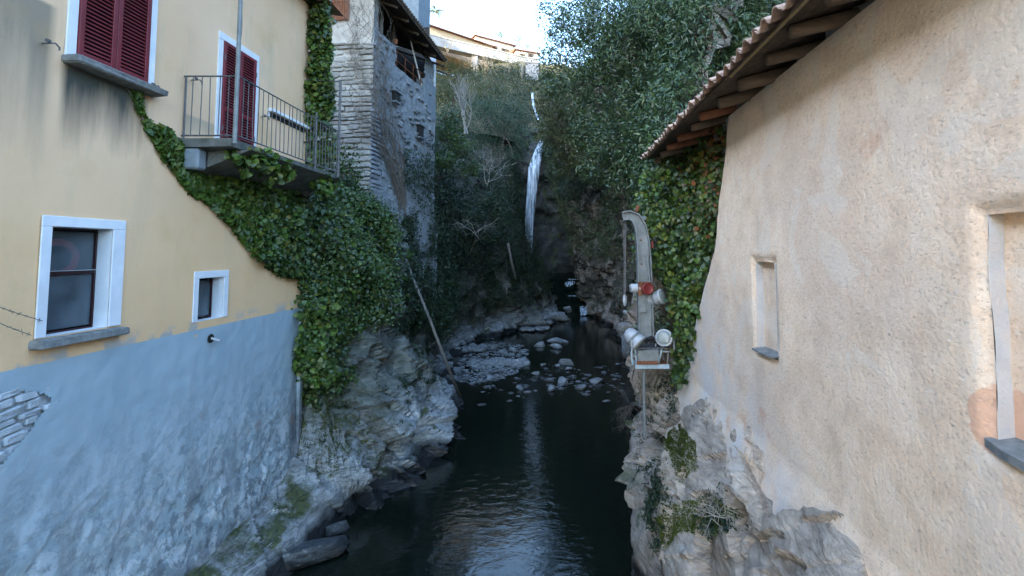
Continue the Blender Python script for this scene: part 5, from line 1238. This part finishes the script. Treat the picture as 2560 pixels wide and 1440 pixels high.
tree('laurel_tree', (6.6, 31, 13), cl([(1450, 60, 31, 2.1), (1400, 130, 33, 1.7), (1500, 150, 30, 2.0), (1440, 210, 32, 1.9), (1390, 40, 34, 1.4), (1530, 20, 30, 2.0), (1375, 210, 34, 1.2), (1480, 280, 31, 1.6)]), 13000, .26, .32, M['laurel'], 'evergreen tree on the right cliff with its crown against the sky', seed=2)
tree('olive_tree', (6, 38, 10), cl([(1400, 300, 38, 1.8), (1440, 350, 37, 1.8), (1375, 260, 40, 1.5), (1480, 390, 34, 1.6), (1420, 410, 38, 1.4), (1370, 340, 42, 1.2)]), 8500, .24, .35, M['olive'], 'olive green tree overhanging the waterfall from the right', seed=3)
tree('holm_oak', (5.2, 25, 8), cl([(1540, 360, 24, 1.3), (1590, 400, 22, 1.0), (1500, 420, 26, 1.3), (1560, 440, 24, .9), (1600, 340, 22, .9), (1470, 330, 28, 1.3)]), 8000, .20, .36, M['laurel'], 'small evergreen oak on the right cliff below the big laurel', tr=.12, seed=4)
tree('dark_holly', (4.4, 44, 10), cl([(1400, 430, 46, 1.4), (1425, 480, 44, 1.3), (1380, 380, 48, 1.3), (1450, 440, 42, 1.3)]), 5500, .24, .36, M['dkleaf'], 'dark holly bush hanging beside the waterfall on its right', tr=.12, seed=5)
tree('green_bush', (-11, 48, 20), cl([(1130, 185, 48, 1.6), (1150, 225, 48, 1.5), (1110, 230, 46, 1.3), (1165, 170, 49, 1.0), (1120, 155, 48, .9)]), 5200, .18, .3, M['olive'], 'bright olive bush right behind the end of the loggia roof', tr=.1, seed=6)
tree('cypress_shrub', (-7, 62, 20), cl([(1240, 275, 62, 2.0), (1280, 305, 62, 2.1), (1230, 330, 60, 1.8), (1305, 340, 60, 1.7), (1285, 385, 58, 1.7), (1318, 290, 63, 1.6), (1200, 265, 61, 1.5)]), 9500, .24, .2, M['ferny'], 'dark feathery evergreen on the left side above the waterfall', tr=.14, seed=7)
tree('evergreen_shrub', (-7.5, 30, 10), cl([(1120, 330, 29, .9), (1150, 370, 29, .8), (1110, 400, 28, .8), (1170, 420, 30, .7), (1130, 300, 30, .7)]), 5000, .15, .5, M['ivy'], 'glossy evergreen shrub beside the corner of the stone house', tr=.08, seed=8)
tree('evergreen_shrub', (-6.8, 36, 6), cl([(1210, 500, 36, 1.0), (1250, 540, 37, .9), (1180, 540, 34, .9), (1230, 590, 37, .8)]), 4200, .17, .4, M['dkleaf'], 'dark shrub half way down the left cliff', tr=.08, seed=9)
# sparse sunlit trees on the skyline
tree('hill_tree', Ph(1300, 130, 118), cl([(1290, 108, 118, 2.2), (1310, 100, 118, 2.4), (1325, 112, 118, 2.0)]), 1500, .40, .3, M['palm'], 'bare looking sunlit tree behind the houses on the hill', 'palebark', tr=.2, seed=10)
tree('hill_tree', Ph(1250, 105, 124), cl([(1250, 88, 124, 1.6), (1252, 80, 124, 1.0)]), 700, .36, .3, M['palm'], 'small round sunlit tree behind the cream house', 'palebark', tr=.15, seed=12)
pt = thing('palm_tree', tuple(Ph(1093, 60, 92)), 'thin sunlit palm standing left of the long house', 'tree'); mb = MB(); bs = Ph(1098, 66, 92); tp = Ph(1088, 28, 92)
mb.tube([bs, (bs+tp)/2+[.2, 0, 0], tp], [.16, .12, .1], 6).build('trunk', M['palebark'], pt); V = []; Fc = []; n0 = 0
for k in range(13):
    w_ = k*2.4; L_ = random.uniform(1.5, 2.4); el = random.uniform(-.2, .9); d = np.array([math.cos(w_)*math.cos(el), math.sin(w_)*math.cos(el), math.sin(el)])
    for s in np.linspace(.15, 1, 14):
        q = tp+d*L_*s+np.array([0, 0, -.8*s*s*L_*.5]); sd = np.cross(d, [0, 0, 1.]); sd /= np.linalg.norm(sd)
        for g in (-1, 1):
            V += [q, q+sd*g*.35+d*.12, q+sd*g*.38+d*.2-[0, 0, .1], q+d*.1]; Fc.append((n0, n0+1, n0+2, n0+3)); n0 += 4
cw = mk('crown', V, Fc, M['palm'], pt); cw['kind'] = 'stuff'

# --- bare branching plants
def branch(mb, p, d, L, r, depth, rg, spread=.55, up=.15, n=3):
    pts = [p]; q = p.copy(); dd = d.copy()
    for k in range(3):
        dd = unit(dd+rg.normal(0, .16, 3)+np.array([0, 0, up*.3])); q = q+dd*L/3; pts.append(q)
    mb.tube(pts, [r, r*.88, r*.76, r*.62], 5 if r > .02 else 3, False)
    if depth <= 0: return
    for k in range(n):
        b = pts[1+k % 3]*.4+pts[3]*.6 if k else pts[3]
        nd = unit(dd+rg.normal(0, spread, 3)+np.array([0, 0, up])); branch(mb, pts[rg.integers(1, 4)] if k else pts[3], nd, L*rg.uniform(.6, .82), r*.58, depth-1, rg, spread, up, n)
def bare(name, base, dirs, L, r, depth, mat, label, seed, spread=.5, up=.2, n=3, cat='shrub'):
    rg = np.random.default_rng(seed); o = thing(name, tuple(base), label, cat)
    for k, d in enumerate(dirs):
        mb = MB(); branch(mb, np.array(base, float)+rg.normal(0, .1, 3)*(k > 0), unit(np.array(d, float)), L*rg.uniform(.8, 1.1), r, depth, rg, spread, up, n); mb.build('stem', M[mat], o, True)
    return o
bare('bare_tree', onY(1162, 335, 34), [(0, -.1, 1), (-.35, -.1, 1), (.4, -.2, .9)], 1.75, .075, 4, 'palebark', 'pale leafless tree beside the stone house on the left slope', 21, .42, .35, 3, 'tree')
bare('bare_shrub', onY(1225, 430, 33), [(0, -.3, 1), (-.5, -.3, .8), (.5, -.3, .8), (.2, -.5, .6), (-.2, -.2, .9)], .95, .03, 4, 'drybrown', 'dense brown twiggy shrub in the middle of the left slope', 22, .55, .15, 3)
bare('bare_shrub', onY(1215, 460, 33), [(-.3, -.3, 1), (.4, -.2, 1), (.8, -.3, .5)], 1.2, .03, 3, 'palebark', 'thin grey twigs below the brown shrub on the left slope', 23, .6, .1, 3)
bare('bare_shrub', onY(1190, 590, 29), [(0, -.5, .7), (-.6, -.3, .6), (.6, -.3, .6)], .8, .018, 3, 'palebark', 'pale dry stems hanging over the dark left cliff', 24, .7, -.1, 3)
bare('dry_bush', Ph(1215, 196, 90), [(0, -.3, 1), (-.6, -.2, .9), (.6, -.2, .9), (.1, -.5, .7), (-.3, 0, 1), (.35, 0, 1), (-.9, -.2, .7)], 2.6, .07, 4, 'straw', 'sunlit tangle of dry bush hanging under the viaduct', 25, .6, .1, 3)
bare('dry_bush', Ph(1270, 190, 92), [(0, -.3, 1), (-.6, -.2, .9), (.6, -.2, .9)], 2.2, .06, 4, 'straw', 'smaller sunlit dry bush right of the tangle under the viaduct', 26, .6, .1, 3)
bare('dry_bush', Ph(1120, 130, 90), [(0, -.3, 1), (-.5, -.2, .9), (.6, -.2, .9)], 1.6, .05, 3, 'straw', 'sunlit dry bush at the left end of the viaduct', 27, .6, .1, 3)
bare('dry_bush', Ph(1305, 205, 86), [(0, -.1, 1), (.1, -.1, 1), (-.1, -.1, 1)], 1.7, .045, 3, 'palebark', 'slim bare tree in front of the arched tower', 28, .25, .6, 3)
bare('dry_shrub', onX(1800, 1290, 2.2), [(-.5, -.3, .6), (-.2, -.2, .9), (-.8, 0, .3), (-.5, .4, .4), (-.3, -.5, .3)], .36, .008, 4, 'palebark', 'dry twiggy weed on the mossy rock below the stucco wall', 29, .6, .05, 3)
bare('dry_shrub', onX(1600, 1010, 2.35), [(-.8, -.2, -.1), (-.6, -.4, -.4), (-.9, .1, -.3), (-.5, -.2, .3)], .42, .007, 4, 'drybrown', 'hanging brown twigs on the right bank by the platform leg', 30, .5, -.15, 3)

# --- dead vine on the corner of the stone house
dv = thing('dead_vine', tuple(K+[0, 0, 9]), 'leafless brown vine climbing the corner of the stone house', 'vine')
rg = np.random.default_rng(41)
def onface(px, py):
    q = onP(px, py, K, nR) if px > 915 else onP(px, py, K, nF); off = nR if px > 915 else nF
    return q+off*rg.uniform(.06, .22)
mb = MB()
for k in range(46):
    x0 = rg.normal(1000, 12); y0 = 500+rg.uniform(-30, 40)
    stop = rg.uniform(-20, 330) if k > 20 else -20; pts = []
    for s in np.linspace(0, 1, 16):
        y = y0+(stop-y0)*s; cx_ = np.interp(y, [0, 100, 200, 300, 400, 500], [900, 915, 928, 945, 975, 998]); wv = np.interp(y, [0, 150, 300, 420, 500], [34, 34, 30, 16, 6])
        ph = rg.normal(0, 1)*.25; pts.append(onface(cx_+wv*(math.sin(k*2.4)*1.0+.5*math.sin(s*7+k)+ph), y))
    mb.tube(pts, np.linspace(.024 if k < 9 else .010, .005, 16).tolist(), 4, False)
for k in range(150):
    y = rg.uniform(0, 330); cx_ = np.interp(y, [0, 100, 200, 300, 400], [900, 915, 928, 945, 975]); q = onface(cx_+rg.normal(0, 20), y); pts = [q]
    d = rg.normal(0, 1, 3)*np.array([.5, .5, 1]); d += nF*.2
    for s in range(4): q = q+unit(d+rg.normal(0, .8, 3))*.13; pts.append(q)
    mb.tube(pts, .006, 3, False)
o = mb.build('stem', M['drybrown'], dv, True); o['kind'] = 'stuff'

# --- ivy
def ivy_leaf_mesh():
    a = [(0, -.30), (.30, -.40), (.46, .02), (.24, .16), (0, .58), (-.24, .16), (-.46, .02), (-.30, -.40)]
    v = [(x, y, .05*abs(x)*2) for x, y in a]; me = bpy.data.meshes.new('leaf'); me.from_pydata(v, [], [(0, 1, 2, 3), (0, 3, 4), (0, 4, 5), (0, 5, 6, 7)]); return me
def leaf_objs(parent, P_, Nn, size, mat, n):
    me = ivy_leaf_mesh(); me.materials.append(mat); idx = rng.choice(len(P_), min(n, len(P_)), replace=False)
    for i in idx:
        z_ = unit(Nn[i]+.5*rng.normal(0, 1, 3)); d = Vector(tuple(z_)).to_track_quat('Z', 'Y').to_matrix()@Matrix.Rotation(random.uniform(0, 6.28), 3, 'Z')
        s = size*random.uniform(.8, 1.3); inst('leaf', me, parent, P_[i], d, (s, s, s))
def wall_pts(poly, x, n, thick=.12):
    out = []
    xs = [q[0] for q in poly]; ys = [q[1] for q in poly]
    while len(out) < n:
        px = rng.uniform(min(xs), max(xs), 4000); py = rng.uniform(min(ys), max(ys), 4000); m_ = inpoly(px, py, poly)
        for a_, b_ in zip(px[m_], py[m_]): out.append(onX(a_, b_, x))
    P_ = np.array(out[:n]); return P_
# main ivy: yellow wall strip, the mass at the corner and the strand hanging below
iv = thing('ivy', (-6.4, 12.4, 4), 'thick dark ivy spreading from the balcony over the corner of the yellow house', 'ivy')
poly_wall = [(325, 222), (345, 225), (352, 275), (372, 310), (420, 325), (452, 365), (470, 400), (560, 395), (640, 405), (780, 440), (860, 470), (860, 560), (770, 790), (755, 760), (735, 700), (690, 690), (640, 655), (590, 590), (530, 520), (470, 480), (430, 430), (395, 380), (368, 330), (348, 285)]
Pw = wall_pts(poly_wall, XW, 9000); Pw = Pw[Pw[:, 1] < YE+.15]; dd = np.clip((Pw[:, 1]-8.3)/2.5, 0, 1)
dens = (fbm(Pw*2.4, 3, 251)+.42+dd > 0); Pw = Pw[dens]; dd = dd[dens]
Pw[:, 0] += .02+(.05+.28*dd)*rng.random(len(Pw))*np.clip(.6+1.3*fbm(Pw*1.5, 3, 252), .1, 1.4)
Nw = np.tile([1., -.25, .45], (len(Pw), 1))
poly_mass = [(730, 470), (840, 470), (930, 505), (975, 560), (985, 640), (975, 730), (950, 790), (920, 820), (900, 800), (870, 830), (850, 900), (835, 960), (800, 1000), (770, 960), (725, 920), (745, 850), (745, 760), (720, 690), (700, 600)]
def mM(p):
    px, py = proj(p); return (inpoly(px, py, poly_mass) & (p[:, 1] < 19.5) & (p[:, 1] > 12.2)).astype(float)
Pm, Nm = sample(LB, LBn, 5200, mM); A, B = grow(Pm, Nm, 9, .26, .7)
B = unit(B+np.array([.4, -.5, .3]))
# terrace lip: bulging crest of the mass against the stone house
q = []
for k in range(900):
    px = rng.uniform(745, 985); py = np.interp(px, [745, 840, 930, 985], [480, 478, 510, 575])+rng.uniform(-4, 60); q.append(onY(px, py, np.interp(px, [745, 985], [12.9, 16.6])-rng.uniform(0, .5)))
Pc, Nc = grow(np.array(q), np.tile([.5, -.7, .5], (900, 1)), 8, .2, .3)
# strand hanging on the corner
q = []
for k in range(420):
    py = rng.uniform(760, 960); hw_ = np.interp(py, [760, 880, 920, 960], [40, 48, 58, 22]); px = 800-np.interp(py, [760, 900, 960], [0, 20, -5])+rng.uniform(-hw_, hw_); q.append(onY(px, py, 12.25+rng.uniform(-.25, .25)))
Ps, Ns = grow(np.array(q), np.tile([.5, -.8, .3], (420, 1)), 11, .11, .3)
# under the balcony slab edge
q = []
for k in range(90):
    y = rng.uniform(8.5, 10.3); q.append((BX-.1+rng.uniform(-.25, .08), y, BZ-.10-abs(rng.normal(0, .16))))
for k in range(35): q.append((BX-.05+rng.uniform(-.2, .05), rng.uniform(11.3, 12.2), BZ-.15-abs(rng.normal(0, .2))))
Pb, Nb = grow(np.array(q), np.tile([.6, -.6, .3], (125, 1)), 8, .11, .2)
AA = np.concatenate([Pw, A, Pc, Ps, Pb]); NN = np.concatenate([Nw, B, Nc, Ns, Nb]); keep = ~((AA[:, 1] < YE) & (AA[:, 0] < XW+.01)); AA = AA[keep]; NN = NN[keep]
sz = np.where(AA[:, 1] < 12.0, .12, .09)*rng.choice([.7, 1, 1, 1.3], len(AA))
lt = rng.random(len(AA)) < np.where(AA[:, 1] < 10.4, .85, np.where(AA[:, 1] < 12.0, .4, .13))
for m_, mt_, nm_ in ((~lt, M['ivy'], 'foliage'), (lt, M['ivy_light'], 'young_foliage')):
    v, f = leaf_geo(AA[m_], NN[m_], sz[m_], .95, .55, 1.0, 'ivy'); o = mk(nm_, v, f, mt_, iv); o['kind'] = 'stuff'
sel = Pw[:, 1] < 10.5; leaf_objs(iv, Pw[sel]+[.02, 0, 0], Nw[sel], .13, M['ivy_light'], 150); leaf_objs(iv, Pb, Nb, .14, M['ivy_light'], 60)
mb = MB(); rg = np.random.default_rng(55)
mb.tube([onX(*q, XW+.02) for q in ((318, 222), (338, 250), (352, 285), (372, 330), (420, 390), (500, 480), (600, 580), (720, 680))], [.008, .009, .01, .012, .014, .016, .018, .02], 5, False)
for k in range(60):
    i = rg.integers(0, len(A)); q = A[i]+B[i]*.1; pts = [q]; d = rg.normal(0, 1, 3)
    for s in range(6): d = d+rg.normal(0, .5, 3); q = q+unit(d)*.12+np.array([0, 0, -.02]); pts.append(q)
    mb.tube(pts, .008, 3, False)
o = mb.build('stem', M['greywood'], iv, True); o['kind'] = 'stuff'
# corner ivy above the balcony
ci = thing('ivy', (-6.4, YE, 9.3), 'bright green ivy column climbing the upper corner of the yellow house', 'ivy')
q = []
for k in range(950):
    py = rng.uniform(-30, 310); hw_ = np.interp(py, [-30, 60, 150, 185, 200, 270, 310], [20, 28, 24, 26, 44, 44, 20]); cx_ = np.interp(py, [-30, 60, 150, 200, 270, 310], [795, 796, 800, 785, 790, 790])
    q.append(onY(cx_+rng.uniform(-hw_, hw_), py, YE+.1+rng.uniform(-.2, .25)))
q = np.array(q); q = q[~((q[:, 0] < XW+.02) & (q[:, 1] < YE+.02))]
q2 = np.array([onY(775+rng.uniform(-15, 60), rng.uniform(315, 420), YE+rng.uniform(.05, .5)) for k in range(170)]); q = np.concatenate([q, q2])
Pi, Ni = grow(q, np.tile([.5, -.8, .3], (len(q), 1)), 7, .12, .2)
lt = rng.random(len(Pi)) < .6
for m_, mt_, nm_ in ((~lt, M['ivy'], 'foliage'), (lt, M['ivy_light'], 'young_foliage')):
    v, f = leaf_geo(Pi[m_], Ni[m_], .115, .95, .55, .8, 'ivy'); o = mk(nm_, v, f, mt_, ci); o['kind'] = 'stuff'
leaf_objs(ci, Pi, Ni, .13, M['ivy_light'], 90)
MB().tube([(-6.46, YE+.04, 5.2), (-6.45, YE+.05, 9), (-6.44, YE+.06, 13)], [.03, .025, .015], 5).build('stem', M['bark'], ci)
# ivy on the cottage end
ri = thing('ivy', (3.1, 12, 3.2), 'ivy curtain with some orange leaves hanging between the eave and the crane', 'ivy')
poly_r = [(1600, 470), (1625, 425), (1700, 370), (1790, 300), (1838, 295), (1835, 340), (1828, 450), (1805, 560), (1785, 640), (1762, 720), (1748, 800), (1735, 880), (1712, 960), (1692, 960), (1700, 880), (1695, 800), (1680, 740), (1660, 690), (1612, 650), (1600, 560)]
RWn = np.tile(np.array([-1., -.3, .3]), (*RW.shape[:2], 1))
def mr(p):
    px, py = proj(p); return (inpoly(px, py, poly_r) & (p[:, 1] < 15.5)).astype(float)
Pa, Na = sample(RW, RWn, 1100, mr); Pb_, Nb_ = sample(RB, RBn, 900, lambda p: mr(p)*(p[:, 1] > 12.2))
q = []
for k in range(650):                                    # free-hanging outer sprays
    while True:
        px = rng.uniform(1600, 1835); py = rng.uniform(380, 960)
        if inpoly(np.array([px]), np.array([py]), poly_r)[0]: break
    yq = np.interp(px, [1600, 1690, 1835], [12.4, 11.6, 8.9]); q.append(onY(px, py, yq+rng.uniform(-.3, .3)))
Pq = np.concatenate([Pa, Pb_, np.array(q)]); Nq = np.concatenate([Na, Nb_, np.tile([-.7, -.7, .3], (650, 1))])
px, py = proj(Pq); okc = ~((px > 1700) & (py < 420) & (rng.random(len(px)) < .55)); Pq = Pq[okc]; Nq = Nq[okc]
Pi, Ni = grow(Pq, Nq, 8, .15, .5)
px, py = proj(Pi); red = (rng.random(len(Pi)) < np.clip((px-1690)/130, 0, 1)*np.clip((620-py)/180, 0, 1)*.75)
lt = ~red & (rng.random(len(Pi)) < .4)
for mk_, mat_, nm_ in ((~red & ~lt, M['ivy'], 'foliage'), (lt, M['ivy_light'], 'young_foliage'), (red, M['ivy_red'], 'autumn_foliage')):
    v, f = leaf_geo(Pi[mk_], unit(Ni[mk_]+np.array([-.3, -.5, .2])), .115, .95, .5, 1.0, 'ivy'); o = mk(nm_, v, f, mat_, ri); o['kind'] = 'stuff'
leaf_objs(ri, Pi[~red], Ni[~red], .125, M['ivy'], 120)
mb = MB()
for k in range(14):
    px = rg.uniform(1700, 1800); pts = [onX(px+rg.normal(0, 6)+s*(-40), 330+s*520, 3.18) for s in np.linspace(0, 1, 9)]; mb.tube(pts, .012, 4, False)
o = mb.build('stem', M['drybrown'], ri); o['kind'] = 'stuff'
# --- moss and weeds on the right foot rock, grass tufts on the left rock
def mMoss(p):
    px, py = proj(p); return (inpoly(px, py, [(1660, 1090), (1700, 1060), (1740, 1110), (1745, 1170), (1700, 1210), (1680, 1160)]) | inpoly(px, py, [(1690, 1260), (1780, 1240), (1830, 1270), (1790, 1340), (1700, 1330), (1660, 1380), (1640, 1300)])).astype(float)*(p[:, 1] < 14)
P_, N_ = sample(RB, RBn, 22000, mMoss); N_ = unit(N_+[0, -.2, .8]); P_ = P_+N_*.03*rng.random((len(P_), 1))
stuff('moss_cushion', P_, N_, .035, M['moss'], 'bright moss cushion on the rock below the stucco wall', 'moss', .5, .8)
def mWeed(p):
    px, py = proj(p); return (inpoly(px, py, [(1600, 950), (1700, 940), (1690, 1060), (1660, 1100), (1600, 1100)]) | inpoly(px, py, [(1620, 1150), (1660, 1150), (1680, 1330), (1640, 1400), (1620, 1300)]) | inpoly(px, py, [(1730, 1250), (1850, 1230), (1850, 1320), (1760, 1360)])).astype(float)*(p[:, 1] < 14)*np.clip(.4+2*nz(p, 1.2, 261), 0, 1)
P_, N_ = sample(RB, RBn, 420, mWeed); A, B = grow(P_, N_, 10, .10, .5)
stuff('bank_weeds', A, B, .09, M['dkleaf'], 'small dark weeds growing on the right foot rock', 'weeds', .3)
def mG(p):
    px, py = proj(p); return ((inpoly(px, py, [(760, 950), (850, 900), (870, 1000), (820, 1120), (760, 1150)]) | inpoly(px, py, [(980, 800), (1060, 820), (1090, 960), (1000, 960)]) | inpoly(px, py, [(930, 960), (1010, 950), (1040, 1060), (900, 1090)])) & (p[:, 1] < 22)).astype(float)*np.clip(.3+2*nz(p, 1.0, 262), 0, 1)
P_, N_ = sample(LB, LBn, 700, mG); A, B = grow(P_, N_, 9, .12, .4)
stuff('rock_weeds', A, B, .10, M['dkleaf'], 'dark ferns and moss in the joints of the left rock bank', 'weeds', .3)
P_, N_ = sample(LB, LBn, 900, lambda p: ((p[:, 1] > 12.25) & (p[:, 1] < 13.6) & (p[:, 2] > .9+.8*nz(p, 1.1, 264)) & (p[:, 2] < 4.2)).astype(float)); A, B = grow(P_, N_, 16, .09, .1)
stuff('corner_moss', A, B, .04, M['moss'], 'olive moss and small ferns on the rock beside the grey corner', 'moss', .4)
mW2 = lambda p: ((p[:, 1] > 15.5) & (p[:, 1] < 25) & (p[:, 2] > 4.0+.8*nz(p, .7, 263)-np.clip((p[:, 1]-18)*.35, 0, 2.2)) & (p[:, 2] < 9.5)).astype(float)
P_, N_ = sample(LB, LBn, 1500, mW2); A, B = grow(P_, N_, 10, .22, .5)
stuff('slope_creepers', A, B, .12, M['dkleaf'], 'dark creepers on the slope under the stone house', 'undergrowth')
# moss hanging on the side wall of the stone house
g = np.stack([base.reshape(*Zq.shape, 3)]) [0] if False else None
q = []
for k in range(1500):
    px = rng.uniform(1005, 1090); py = rng.uniform(330, 640)
    if rng.random() < np.clip((py-300)/260, 0, 1)*np.clip(.45+1.6*vnoise(np.array([[px*.02, py*.012, 3.]]))[0], 0, 1): q.append(onP(px, py, K+nR*(.1+.25*np.clip((py-420)/200, 0, 1)), nR))
A, B = grow(np.array(q), np.tile(nR+np.array([0, -.3, .2]), (len(q), 1)), 8, .13, .4)
stuff('wall_moss', A, B, .11, M['moss_dark'] if 'moss_dark' in M else M['dkleaf'], 'dark moss and creeper on the foot of the stone house', 'moss')
print('vegetation ok', len(bpy.data.objects))
